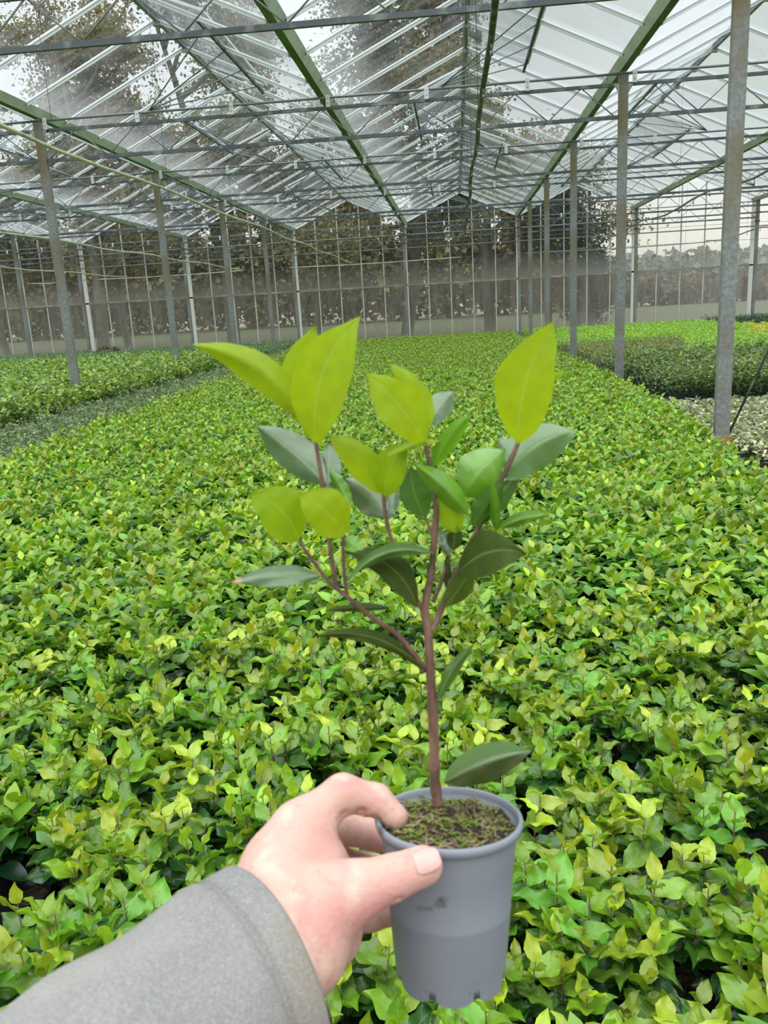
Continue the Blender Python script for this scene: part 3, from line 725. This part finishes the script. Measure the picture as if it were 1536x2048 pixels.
bed('dark_blue_plant', 'dark_blue_bed', grid(lambda y: 8.7, lambda y: 14, 23.6, 30.1, .24, .3, .02, 29),
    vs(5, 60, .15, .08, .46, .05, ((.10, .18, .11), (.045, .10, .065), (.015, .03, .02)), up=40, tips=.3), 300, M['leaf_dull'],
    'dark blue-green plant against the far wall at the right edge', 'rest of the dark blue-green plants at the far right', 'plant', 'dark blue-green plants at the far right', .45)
# withered clumps at the foot of the wall, left
for i, (x, lb) in enumerate(((-13.75, 'nearer the left picture edge'), (-12.9, 'second from the left edge'), (-9.3, 'before the fourth wall post'))):
    arr = bush(np.random.default_rng(50+i), T_far, 260, .42, .05, .55 if i == 1 else .4, .09, ((.16, .11, .04), (.09, .07, .03), (.04, .03, .02)), up=40)
    o = inst('withered_clump', leaf_mesh('withered_clump', arr, M['leaf_dull']), None, (x, YW-.62, 0)); tag(o, 'dark withered clump at the foot of the far wall, '+lb, 'plant')

# ------------------------------------------------------------------ trees outside
def tree(name, loc, h, spread, nleaf, pal, seed, label, trunk_r=.22, crown0=.28, lsz=.17, dens_h=1.0, conifer=False):
    r = np.random.default_rng(seed); mb = MB(); tips = []
    def branch(p, d, L, rad, lev):
        pts = [p]; n = 5; dd = d/np.linalg.norm(d)
        for i in range(n):
            dd = dd+r.normal(0, .10 if lev == 0 else .2, 3)+np.array([0, 0, .06 if lev else .02]); dd /= np.linalg.norm(dd)
            pts.append(pts[-1]+dd*L/n)
        mb.tube(pts, [rad*(1-.75*i/n) for i in range(n+1)], 7 if lev == 0 else 4, cap=False)
        if lev >= 2: tips.extend(pts[1:]); 
        if lev == 3: return
        nb = (10, 6, 4)[lev]
        for k in range(nb):
            t = (crown0+(1-crown0)*(k+r.uniform(0, 1))/nb) if lev == 0 else r.uniform(.25, 1)
            i = min(int(t*n), n-1); q = pts[i]+(pts[i+1]-pts[i])*(t*n-i)
            a = r.uniform(0, 6.28)+k*2.4; side = np.array([math.cos(a), math.sin(a), 0])
            if lev == 0:
                nd = side*(1 if not conifer else 1)+np.array([0, 0, .75*(.4+t) if not conifer else -.1]); LL = spread*(math.sin(math.pi*min(1, .25+.62*(1-abs(t-.55)*1.1)))*.62+.25) if not conifer else spread*(1.05-t)
            else: nd = pts[-1]-pts[0]; nd = nd/np.linalg.norm(nd)+side*.9+r.normal(0, .3, 3); LL = L*.55
            branch(q, nd, LL, rad*(.42 if lev == 0 else .5), lev+1)
    branch(np.zeros(3), np.array([0, 0, 1.]), h*(.82 if not conifer else 1), trunk_r, 0)
    o = empty(name, loc, label, 'tree', 'trees behind the greenhouse')
    mb.build('trunk', M['bark'], o)
    tips_ = np.array(tips); n = nleaf
    pos = tips_[r.integers(0, len(tips_), n)]+r.normal(0, .36, (n, 3))
    col = np.array(pal)[r.integers(0, len(pal), n)]*r.uniform(.7, 1.3, (n, 1))
    arr = leaves(leaf_template(2, 2, .42, .3, .2), pos, r.uniform(0, 6.28, n), r.normal(0, .7, n), r.normal(0, .8, n), lsz*r.uniform(.6, 1.3, n), col)
    inst('foliage', leaf_mesh('foliage', arr, M['leaf_tree']), o)
BR = [(.28, .22, .09), (.21, .20, .085), (.32, .25, .11), (.18, .185, .075), (.14, .16, .07)]
GRN = [(.10, .135, .06), (.08, .11, .05), (.15, .16, .07)]
DK = [(.02, .04, .022), (.03, .05, .03)]
RD = [(.20, .09, .04), (.15, .08, .04), (.12, .09, .04)]
trees = [('broadleaf_tree', (-16.6, 38, 0), 16.8, 6.0, 42000, BR, 1, 'tall olive-brown autumn tree, seen through the upper left roof'),
         ('broadleaf_tree', (-10.8, 40, 0), 19.5, 6.2, 46000, BR, 2, 'big autumn tree behind the left gable, its crown cut by the top edge'),
         ('broadleaf_tree', (-2.4, 41, 0), 17.2, 5.4, 36000, GRN+BR[:2], 3, 'green-brown tree rising behind the centre gable'),
         ('broadleaf_tree', (1.6, 38.5, 0), 15.5, 5.6, 38000, BR, 4, 'autumn tree with a thick dark trunk right behind the middle of the far wall'),
         ('broadleaf_tree', (-22.5, 40, 0), 10, 4.5, 14000, BR+GRN, 5, 'lower autumn tree at the left picture edge'),
         ('broadleaf_tree', (-6.2, 36.5, 0), 9.5, 4.0, 14000, BR, 6, 'smaller leafy autumn tree close behind the glass wall, left of centre'),
         ('broadleaf_tree', (-19, 47, 0), 11, 4.6, 14000, BR, 9, 'farther autumn tree between the two left trunks'),
         ('red_leaved_tree', (4.1, 37.5, 0), 6.8, 2.5, 6000, RD, 7, 'reddish-brown small tree behind the right post row'),
         ('dark_conifer', (5.6, 37, 0), 6.6, 1.5, 9000, DK, 8, 'dark evergreen at the right end of the tree line')]
for nm, loc, h, s, n, pal, sd, lb in trees:
    tree(nm, loc, h, s, n, pal, sd, lb, trunk_r=.07+.014*h, conifer=(nm == 'dark_conifer'), crown0=.2 if nm != 'dark_conifer' else .1)
def hedge(name, x0, x1, y, h, n, pal, seed, label, lsz, dep=2.5):
    r = np.random.default_rng(seed)
    x = r.uniform(x0, x1, n); hh = h*(.72+.22*np.sin(x*1.3+seed)+.12*np.sin(x*3.7))
    pos = np.stack([x, y+r.uniform(-dep/2, dep/2, n), hh*(1-r.beta(1, 1.6, n))], 1)
    col = np.array(pal)[r.integers(0, len(pal), n)]*r.uniform(.7, 1.3, (n, 1))
    arr = leaves(leaf_template(2, 2, .45, .3, .2), pos, r.uniform(0, 6.28, n), r.normal(0, .7, n), r.normal(0, .8, n), lsz*r.uniform(.6, 1.3, n), col)
    o = inst(name, leaf_mesh(name, arr, M['leaf_tree'])); tag(o, label, 'undergrowth', kind='stuff')
hedge('undergrowth', -62, 10, 86, 13, 60000, BR+[(.12, .115, .09)]*3, 31, 'brown undergrowth closing the wood behind the trees', .62, 8)
hedge('undergrowth', 10, 75, 92, 3.2, 22000, [(.20, .16, .13), (.15, .13, .11), (.24, .19, .15)], 32, 'brown scrub across the field on the right', .5, 6)
hedge('distant_treeline', 8, 160, 190, 9.5, 26000, [(.24, .26, .26), (.28, .30, .30)], 33, 'distant tree line on the right horizon, haze painted in as pale grey', 1.7, 14)  # haze of distance is put into the pale grey leaf colours

# ------------------------------------------------------------------ the held pot and plant
# the pot seen from above and in front
vdir = P(897, 1628, 1)-EYE; vdir /= np.linalg.norm(vdir)
im = P(896, 1628, .51)-P(900, 1960, .51); im -= vdir*(im@vdir); im /= np.linalg.norm(im)
TILT = .41
AX = math.sqrt(1-TILT**2)*im-TILT*vdir                      # pot axis, pointing up out of the pot
RIM = P(897, 1630, .512)                                     # centre of the rim
POT_H = .103
zx = Vector(AX); xx = Vector(_r - AX*(_r@AX)).normalized(); yx = zx.cross(xx)
MW = Matrix(((xx[0], yx[0], zx[0], RIM[0]-AX[0]*POT_H), (xx[1], yx[1], zx[1], RIM[1]-AX[1]*POT_H), (xx[2], yx[2], zx[2], RIM[2]-AX[2]*POT_H), (0, 0, 0, 1)))
root = bpy.data.objects.new('potted_plant', None); link(root); root.matrix_world = MW
tag(root, 'leafy young plant in a grey plastic pot, held up by the hand', 'potted plant')
MWI = MW.inverted(); MWn = np.array(MWI)
def loc(p): return MWn[:3, :3]@np.asarray(p)+MWn[:3, 3]
R0 = .0465; H_ = POT_H
pb = MB()
pb.lathe([(.004, .006), (.033, .006), (.0345, .004), (.0350, .010), (.0362, .020), (.0383, .046), (.0386, .0475), (.0383, .049), (.0405, .079), (.0412, .0815), (.0408, .0835), (.0425, .0985), (.0430, H_-.0075), (R0-.001, H_-.006),
          (R0, H_-.003), (R0-.0004, H_-.0008), (R0-.002, H_), (R0-.0032, H_-.001), (R0-.0036, H_-.006), (.0405, .075), (.040, .072), (.039, .06)], 72)
pb.build('pot', M['grey_pot'], root)
fb = MB()
for k in range(8):
    a0 = 2*math.pi*k/8; vs_ = []
    for a in np.linspace(a0-.33, a0+.33, 6):
        for rr, z in ((.0352, .012), (.0345, .0), (.0325, .0), (.0325, .012)): vs_.append((rr*math.cos(a), rr*math.sin(a), z if z > .005 else z+.003*abs((a-a0)/.33)**3))
    fb.add(vs_, [(i*4+j, i*4+(j+1) % 4, i*4+4+(j+1) % 4, i*4+4+j) for i in range(5) for j in range(4)]+[(3, 2, 1, 0), (20, 21, 22, 23)])
fb.build('foot_ring', M['grey_pot'], root)
# soil disc, lumpy
r = np.random.default_rng(77); sv = []; sf = []; nr, na = 14, 48
ph = r.uniform(0, 6.28, 12)
def lump(x, y): return .0016*(math.sin(x*190+ph[0])+math.sin(y*230+ph[1])+math.sin((x+y)*330+ph[2])+math.sin((x-y)*410+ph[3])*.7)
for i in range(nr+1):
    for k in range(na):
        rr = .0418*i/nr; a = 2*math.pi*k/na; x, y = rr*math.cos(a), rr*math.sin(a)
        sv.append((x, y, H_-.0085+lump(x, y)+.004*(1-(i/nr)**2)))
for i in range(nr):
    for k in range(na): sf.append((i*na+k, i*na+(k+1) % na, (i+1)*na+(k+1) % na, (i+1)*na+k))
m = MB(); m.smooth = True; m.add(sv, sf); soil = m.build('soil', M['soil'], root)
def bits(name, mt, n, ln, rad, seed, zup=0):
    r = np.random.default_rng(seed); m = MB()
    for i in range(n):
        a = r.uniform(0, 6.28); rr = .040*math.sqrt(r.uniform(0, 1)); x, y = rr*math.cos(a), rr*math.sin(a)
        z = H_-.0085+lump(x, y)+.004*(1-(rr/.0418)**2)+zup; b_ = r.uniform(0, 6.28); L = ln*r.uniform(.4, 1.3); e_ = r.uniform(-.2, .5)
        d_ = np.array([math.cos(b_)*math.cos(e_), math.sin(b_)*math.cos(e_), math.sin(e_)]); p0 = np.array([x, y, z+.0008])
        p2 = p0+d_*L; q_ = math.hypot(p2[0], p2[1])
        if q_ > .0425: p2[:2] *= .0425/q_
        m.tube([p0, (p0+p2)/2+r.normal(0, L*.12, 3)*np.array([1, 1, .6]), p2], [rad, rad*1.1, rad*.5], 4)
    return m.build(name, mt, root)
tag(bits('bark_fibre', M['bark_bits'], 420, .008, .0006, 5), kind='stuff')
tag(bits('moss', M['moss'], 520, .0042, .00055, 6, .0006), kind='stuff')

# stems
def stemP(pts, r0, r1, name='stem', m='stem'):
    mb = MB(); c = [loc(P(*p)) for p in pts]
    # smooth the polyline
    out = []
    for i in range(len(c)-1):
        p0 = c[max(i-1, 0)]; p1 = c[i]; p2 = c[i+1]; p3 = c[min(i+2, len(c)-1)]
        for t in np.linspace(0, 1, 6)[:-1]:
            out.append(.5*((2*p1)+(-p0+p2)*t+(2*p0-5*p1+4*p2-p3)*t*t+(-p0+3*p1-3*p2+p3)*t**3))
    out.append(c[-1]); n = len(out)
    rads = [(r0+(r1-r0)*i/(n-1))*(1+.07*math.sin(i*2.1)) for i in range(n)]
    mb.tube(out, rads, 10)
    return mb.build(name, M[m], root)
stemP([(876, 1612, .512), (870, 1560, .51), (868, 1480, .505), (862, 1360, .50), (856, 1270, .497), (850, 1215, .494), (862, 1150, .490), (868, 1080, .486), (872, 1010, .483), (862, 940, .478), (850, 885, .474)], .0037, .0014)
stemP([(846, 1345, .50), (835, 1318, .499), (800, 1275, .496), (770, 1252, .494), (725, 1220, .492), (690, 1190, .490), (655, 1160, .488), (625, 1120, .486), (597, 1082, .484)], .0020, .0010, 'branch')
stemP([(674, 1178, .49), (664, 1120, .487), (655, 1060, .486), (648, 1000, .484), (642, 950, .481), (632, 885, .478)], .0013, .0013, 'branch')
stemP([(694, 1194, .491), (688, 1140, .487), (686, 1100, .485), (687, 1070, .483)], .0012, .0009, 'branch')
stemP([(848, 1222, .495), (830, 1195, .497), (812, 1150, .50), (795, 1110, .502), (780, 1070, .502), (770, 1025, .50), (767, 985, .498)], .0017, .0012, 'branch')
stemP([(862, 1262, .497), (878, 1230, .497), (893, 1190, .497), (910, 1150, .496), (935, 1100, .495), (965, 1040, .494), (995, 975, .492), (1020, 925, .489), (1036, 885, .486)], .0021, .0014, 'branch')
stemP([(866, 1205, .50), (882, 1165, .502), (896, 1120, .502), (905, 1080, .50), (915, 1050, .498), (928, 1020, .496)], .0014, .0009, 'branch')
stemP([(869, 1085, .487), (860, 1060, .489), (850, 1032, .49)], .0010, .0008, 'branch')

LC = {'y': (.33, .47, .010), 'y2': (.27, .43, .010), 'f': (.15, .36, .02), 'm': (.085, .20, .03), 'd': (.052, .088, .014), 'u': (.085, .14, .02), 'g': (.11, .20, .08)}
M['leaf_under'] = leaf_mat('leaf_matt_underside', .30, .65, .15)
def held_leaf(base, tip, bend, wl, wr, dl, dr, col, mid=0., young=False, pk=.86, browntip=False):
    b0 = np.array(base[:2], float); t0 = np.array(tip[:2], float); ch = t0-b0; L = np.linalg.norm(ch); ch /= L
    n = np.array([-ch[1], ch[0]])
    nl, nw = 22, 10; V = []; U = []; C4 = []
    rr = np.random.default_rng(int(base[0]*7+tip[1]))
    k1, k2 = rr.uniform(0, 6.28, 2)
    for i in range(nl+1):
        t = i/nl
        c = b0+(t0-b0)*t+n*bend*4*t*(1-t)
        d = base[2]+(tip[2]-base[2])*t+mid*4*t*(1-t)
        wv = math.sin(math.pi*t**pk)**.8 if 0 < t < 1 else 0
        if t > .82: wv *= 1-.45*(t-.82)/.18
        if 0 < i < nl: wv *= 1+(.012 if i % 2 else -.012)
        for j in range(nw+1):
            s = -1+2*j/nw
            wpx = (wr if s > 0 else wl)*wv*s*(1+.05*math.sin(t*8+k1+(2 if s > 0 else 0))+.025*math.sin(t*17+k2))
            dd = (dr if s > 0 else dl)*abs(s)**1.3*wv
            rip = .0017*math.sin(t*9+k1+s*2)*abs(s)+.0005*math.sin(t*26+k2)*abs(s)
            q = c+n*wpx
            V.append(loc(P(q[0], q[1], d+dd+rip))); U.append((s, t, 0))
            cc = np.array(LC[col[1] if s > 0 and len(col) > 1 and col[1] in LC else col[0] if col not in LC else col])
            if browntip and t > .90: cc = np.array((.50, .30, .16))
            C4.append((*cc, 1))
    k = nw+1; F = [(i*k+j, i*k+j+1, (i+1)*k+j+1, (i+1)*k+j) for i in range(nl) for j in range(nw)]
    arr = (np.array(V), np.array(F), np.array(C4), np.array(U))
    me = leaf_mesh('leaf', arr, M['leaf_held_young'] if young else M['leaf_under'] if col in ('d', 'u') else M['leaf_held_old'])
    o = bpy.data.objects.new('leaf', me); link(o, root)
    return o
Y_ = True
HL = [
 ((632, 890, .478), (722, 632, .462), -36, 58, 58, -.006, -.006, 'y', -.008, Y_),
 ((608, 842, .480), (384, 688, .455), 33, 33, 34, .006, .020, 'y', .0, Y_),
 ((612, 855, .484), (632, 650, .492), -16, 50, 40, .0, .0, 'y', .004, Y_),
 ((652, 968, .484), (512, 850, .520), 6, 36, 38, .012, .010, 'g', .004),
 ((655, 988, .486), (660, 884, .520), 0, 26, 26, .004, .004, 'g'),
 ((597, 1082, .484), (499, 985, .470), 20, 50, 52, -.004, .002, 'y2', -.006, Y_),
 ((688, 1073, .482), (597, 985, .468), 12, 44, 48, -.004, .002, 'y', -.006, Y_),
 ((700, 1012, .490), (657, 936, .492), 2, 13, 15, .003, .003, 'f'),
 ((772, 1035, .500), (686, 955, .530), 9, 34, 36, .012, .008, 'g'),
 ((772, 1042, .500), (794, 972, .525), 0, 15, 15, .004, .004, 'g'),
 ((766, 988, .498), (655, 871, .482), 13, 31, 33, .002, .006, 'y', -.004, Y_),
 ((770, 994, .496), (814, 884, .484), -13, 36, 34, -.004, -.004, 'y2', -.006, Y_),
 ((850, 886, .474), (733, 746, .462), 9, 46, 47, -.004, .0, 'y', -.008, Y_),
 ((862, 852, .480), (779, 727, .480), 8, 24, 28, .0, .004, 'y', .0, Y_),
 ((858, 848, .484), (910, 782, .515), -6, 26, 27, .006, .006, 'g'),
 ((866, 934, .480), (944, 828, .466), -8, 19, 20, .006, .010, 'f', -.004, Y_),
 ((850, 1034, .490), (822, 930, .496), -8, 31, 32, -.004, .004, 'm', -.004, Y_),
 ((937, 1032, .480), (825, 926, .462), 8, 24, 25, .012, .018, 'f', -.004),
 ((925, 992, .494), (1012, 898, .500), -9, 43, 44, .012, .006, 'f', -.010),
 ((945, 1052, .490), (1008, 960, .484), 0, 26, 24, .004, .010, 'm', -.004, Y_),
 ((950, 1042, .495), (1042, 933, .500), 5, 14, 24, .0, .012, 'm'),
 ((915, 1066, .488), (884, 974, .480), 0, 30, 28, .0, .004, 'y2', .0, Y_),
 ((993, 1064, .484), (984, 962, .470), 0, 11, 12, .010, .012, 'f', .0, Y_),
 ((996, 1056, .486), (1102, 1029, .470), -6, 14, 12, .022, .004, 'f'),
 ((1036, 888, .484), (1107, 643, .462), -20, 58, 58, -.004, -.004, 'y', -.008, Y_),
 ((1006, 956, .490), (1153, 862, .506), -20, 46, 47, .022, .004, 'm', -.002),
 ((1030, 937, .492), (1000, 872, .515), 0, 19, 20, .004, .004, 'g'),
 ((916, 1146, .494), (1054, 1108, .466), -24, 44, 44, .004, -.012, 'd', -.010),
 ((946, 1140, .496), (888, 1216, .492), 0, 24, 24, .006, -.004, 'u', .0, Y_),
 ((872, 1108, .478), (690, 1167, .468), 33, 13, 16, .004, .024, 'm', -.008),
 ((834, 1214, .488), (688, 1104, .500), 32, 30, 32, -.006, .010, 'd', -.008),
 ((642, 1153, .480), (462, 1164, .470), 6, 20, 22, -.002, .018, 'g', -.004),
 ((690, 1076, .486), (728, 1102, .480), 0, 17, 17, .004, .0, 'f'),
 ((780, 1216, .498), (648, 1222, .506), 4, 9, 9, .0, .014, 'd'),
 ((850, 1342, .498), (620, 1275, .482), 35, 14, 15, .002, .016, 'd', -.006),
 ((875, 1402, .496), (951, 1285, .480), -8, 13, 13, .010, .006, 'm'),
 ((888, 1566, .508), (1066, 1502, .476), -12, 38, 40, .050, .002, 'gd', -.006),
 ((1092, 762, .482), (1134, 741, .480), 0, 7, 7, .0, .0, 'y', .0, Y_),
 ((906, 1100, .492), (912, 1050, .488), 0, 16, 17, .002, .002, 'd'),
 ((900, 1112, .496), (880, 1058, .510), 0, 14, 14, .004, .004, 'g'),
 ((896, 1184, .500), (894, 1108, .500), 0, 9, 9, .006, .004, 'd'),
 ((880, 882, .474), (766, 915, .468), 7, 7, 8, .0, .012, 'y', .0, Y_),
]
for i, a in enumerate(HL):
    kw = {}
    o = held_leaf(*a[:8], mid=a[8] if len(a) > 8 else 0., young=len(a) > 9, browntip=(i == 31))
    if i == 31: o['label'] = 'dark waxy leaf with a brown tip'
    elif a[7] in ('y', 'y2'): o['label'] = 'lime green young leaf'
    elif a[7] in ('g', 'd', 'm'): o['label'] = 'dark green mature leaf'

# ------------------------------------------------------------------ the hand
pers = empty('person', tuple(P(600, 1800, .48)), 'left hand in a grey woollen jacket sleeve, thumb and fingers gripping the grey pot', 'person')
# joints: (px, py, depth, radius in metres)
def J(x, y, d, r): return (P(x, y, d), r)
w0 = J(440, 2010, .400, .029); wa = J(535, 1880, .440, .026); wb = J(610, 1905, .446, .021)
CH = [  # chains of round cones
 [J(535, 1800, .466, .021), J(600, 1655, .500, .0150), J(685, 1587, .512, .0118), J(752, 1600, .516, .0098), J(790, 1634, .512, .0082)],   # index
 [J(545, 1820, .475, .019), J(580, 1672, .526, .0140), J(668, 1655, .562, .0115), J(742, 1668, .578, .0100), J(812, 1690, .572, .0085)],   # middle
 [J(560, 1840, .480, .018), J(590, 1730, .535, .0130), J(672, 1722, .572, .0110), J(748, 1738, .588, .0098), J(822, 1752, .578, .0082)],   # ring
 [J(600, 1870, .476, .018), J(622, 1800, .522, .0130), J(680, 1838, .545, .0108), J(742, 1832, .556, .0095), J(800, 1822, .560, .0085)],   # little
 [J(600, 1850, .452, .021), J(682, 1792, .456, .0170), J(728, 1775, .457, .0142), J(780, 1757, .458, .0122), J(846, 1732, .460, .0112)],   # thumb
 [w0, wa, J(560, 1790, .462, .025)],
 [J(470, 2030, .405, .026), wb, J(640, 1840, .468, .022)],
]
BL = [(580, 1740, .492, .025), (628, 1770, .490, .022), (650, 1812, .486, .020), (640, 1712, .496, .0125), (560, 1740, .488, .021), (660, 1880, .474, .0155)]
def sd_cone(Pg, a, ra, b, rb):
    ab = b-a; L2 = ab@ab; h = np.clip(((Pg-a)@ab)/L2, 0, 1)
    return np.linalg.norm(Pg-a-h[..., None]*ab, axis=-1)-(ra+(rb-ra)*h)
def smin(a, b, k):
    h = np.clip(.5+.5*(b-a)/k, 0, 1); return b+(a-b)*h-k*h*(1-h)
allp = np.array([p for c in CH for p, r_ in c]+[P(*b_[:3]) for b_ in BL])
lo = allp.min(0)-.034; hi = allp.max(0)+.034; hs = .0016
nx, ny, nz = [int(v) for v in np.ceil((hi-lo)/hs)]
gx_, gy_, gz_ = np.meshgrid(*[lo[i]+hs*np.arange(n) for i, n in enumerate((nx, ny, nz))], indexing='ij')
G = np.stack([gx_, gy_, gz_], -1).reshape(-1, 3).astype(np.float32)
D = None
def chain(c, k=.004):
    d = None
    for (a, ra), (b_, rb) in zip(c[:-1], c[1:]):
        q = sd_cone(G, a, ra, b_, rb); d = q if d is None else smin(d, q, k)
    return d
palm = chain(CH[5], .01); palm = smin(palm, chain(CH[6], .01), .014)
for b_ in BL:
    palm = smin(palm, np.linalg.norm(G-P(*b_[:3]), axis=-1)-b_[3], .014)
D = palm
for i, c in enumerate(CH[:5]):
    k = .012
    meta = sd_cone(G, c[0][0], c[0][1], c[1][0], c[1][1]); D = smin(D, meta, .012)
fing = None
for i, c in enumerate(CH[:5]):
    q = chain(c[1:], .004)
    fing = q if fing is None else smin(fing, q, .0018)
D = smin(D, fing, .009)
# knuckle creases
for (x, y, d, r_) in ((722, 1622, .507, .003), (752, 1640, .508, .003), (736, 1572, .502, .0020), (690, 1632, .500, .0030), (760, 1838, .474, .0030), (728, 1862, .470, .0030), (795, 1795, .450, .0016), (786, 1723, .450, .0014), (745, 1850, .478, .004)):
    q = np.linalg.norm(G-P(x, y, d), axis=-1)-r_
    D = -smin(-D, q, .003)
D = D.reshape(nx, ny, nz)
def surface_nets(D, lo, hs):
    S = D < 0; nx, ny, nz = D.shape
    cor = [(i, j, k) for i in (0, 1) for j in (0, 1) for k in (0, 1)]
    sl = lambda i, j, k: (slice(i, nx-1+i), slice(j, ny-1+j), slice(k, nz-1+k))
    cnt = sum(S[sl(*c)].astype(np.int8) for c in cor); act = (cnt > 0) & (cnt < 8)
    idx = -np.ones(act.shape, np.int64); ids = np.argwhere(act); idx[act] = np.arange(len(ids))
    acc = np.zeros((len(ids), 3)); num = np.zeros(len(ids))
    for a in cor:
        for ax in range(3):
            if a[ax]: continue
            b_ = list(a); b_[ax] = 1
            da = D[ids[:, 0]+a[0], ids[:, 1]+a[1], ids[:, 2]+a[2]]; db = D[ids[:, 0]+b_[0], ids[:, 1]+b_[1], ids[:, 2]+b_[2]]
            cr_ = (da < 0) != (db < 0); t = np.where(cr_, da/(da-db+1e-12), 0)
            p = np.array(a, float)[None].repeat(len(ids), 0); p[:, ax] = t
            acc[cr_] += p[cr_]; num[cr_] += 1
    V = (ids+acc/num[:, None])*hs+lo
    F = []
    for ax in range(3):
        o1, o2 = (ax+1) % 3, (ax+2) % 3
        A = [slice(1, -1)]*3; B = [slice(1, -1)]*3; A[ax] = slice(0, -1); B[ax] = slice(1, None)
        a_s = S[tuple(A)]; b_s = S[tuple(B)]; e_ = np.argwhere(a_s != b_s)
        inside = a_s[e_[:, 0], e_[:, 1], e_[:, 2]]
        base = e_.copy(); base[:, o1] += 1; base[:, o2] += 1
        q = []
        for d1, d2 in ((0, 0), (-1, 0), (-1, -1), (0, -1)):
            c = base.copy(); c[:, o1] += d1; c[:, o2] += d2; q.append(idx[c[:, 0], c[:, 1], c[:, 2]])
        q = np.stack(q, 1); q[~inside] = q[~inside][:, ::-1]; F.append(q[(q >= 0).all(1)])
    return V, np.concatenate(F)
HV, HF = surface_nets(D, lo, hs)
HV = HV-np.array(pers.location)
me = mesh_np('hand', HV, HF, smooth=True); me.materials.append(M['skin'])
hand = bpy.data.objects.new('hand', me); link(hand, pers)
sm2 = hand.modifiers.new('smooth', 'SMOOTH'); sm2.iterations = 5; sm2.factor = .5
# thumbnail: a curved plate on the outer side of the thumb tip
pl = np.array(pers.location)
A0 = P(780, 1757, .458); B0 = P(846, 1732, .460); ax_ = (B0-A0)/np.linalg.norm(B0-A0)
vd = EYE-B0; vd /= np.linalg.norm(vd); nd = vd*.96+_u*.28; nd -= ax_*(nd@ax_); nd /= np.linalg.norm(nd); sd = np.cross(ax_, nd)
nc = B0+ax_*.0012; nv = []; nfc = []
for i in range(13):
    t = i/12; along = -.0055+.0148*t; wid = .82*(1-.10*abs(2*t-1)**2)*(1 if t < .8 else math.sqrt(max(0, 1-((t-.8)/.24)**2)))
    if t < .15: wid *= .75+.25*(t/.15)
    rr = .0113-.0003*t-(.0016*max(0, t-.55)/.45)
    for j in range(13):
        a = (-1+2*j/12)*wid*.80
        nv.append(nc+ax_*along+rr*(math.cos(a)*nd+math.sin(a)*sd)-pl)
nfc = [(i*13+j, i*13+j+1, (i+1)*13+j+1, (i+1)*13+j) for i in range(12) for j in range(12)]
m = MB(); m.smooth = True; m.add(nv, nfc); no = m.build('thumbnail', M['nail'], hand)
so = no.modifiers.new('solid', 'SOLIDIFY'); so.thickness = .0006; so.offset = 0

# ------------------------------------------------------------------ the sleeve
CU = P(540, 1936, .432); hd = P(540+84, 1936-54, .432)-CU; vv = (CU-EYE)/np.linalg.norm(CU-EYE); hd -= vv*(hd@vv); hd /= np.linalg.norm(hd)
ARM = .36*vv+math.sqrt(1-.36**2)*hd                           # towards the hand
_im = P(540-76, 1936+70, .432)-CU; _im -= vv*(_im@vv); _im /= np.linalg.norm(_im); BACK = _im*math.sqrt(1-.40**2)-vv*.40      # towards the elbow
e1 = np.cross(ARM, vv); e1 /= np.linalg.norm(e1); e2 = np.cross(ARM, e1)
LOW = P(540+60, 1936+100, .432)-CU; LOW /= np.linalg.norm(LOW)
def sleeve(prof, name, m, par, seed=0, wr=1., push=0.):
    r = np.random.default_rng(seed); v = []; n = 96; f = []
    p1, p2, p3 = r.uniform(0, 6.28, 3)
    for i, (t, rad) in enumerate(prof):
        c = CU+BACK*t
        for k in range(n):
            a = 2*math.pi*k/n
            w_ = wr*(.0016*math.sin(3*a+t*30+p1)+.0011*math.sin(5*a-t*60+p2)+.0012*math.sin(2*a+t*90+p3))*min(1, .35+t/.05)
            rr = rad+w_
            rd = e1*math.cos(a)+e2*.94*math.sin(a)
            v.append(c+rd*rr+ARM*push*max(0, rd@LOW)*max(0, 1-t/.03)-pl)
    f = [(i*n+k, i*n+(k+1) % n, (i+1)*n+(k+1) % n, (i+1)*n+k) for i in range(len(prof)-1) for k in range(n)]
    b_ = MB(); b_.smooth = True; b_.add(v, f); return b_.build(name, m, par)
RS = .0550
pr = [(.012, RS-.006), (.003, RS-.0045), (.000, RS-.0025), (-.0005, RS-.001), (.001, RS+.0004)]
pr += [(t, RS+.0006+.03*t) for t in np.linspace(.004, .0165, 5)]
pr += [(.0175, RS+.0002), (.0185, RS-.0010), (.0195, RS-.0012), (.0205, RS-.0006), (.022, RS+.0012)]
pr += [(t, RS+.0018+.10*(t-.02)) for t in np.linspace(.024, .26, 60)]
sl_ = sleeve(pr, 'jacket_sleeve', M['jacket'], pers, 3)
sleeve([(.0, RS-.0022), (.003, RS-.0035), (.006, RS-.0062)]+[(t, RS-.0068) for t in np.linspace(.008, .10, 8)], 'cuff_lining', M['lining'], sl_, 3, 1., .0065)
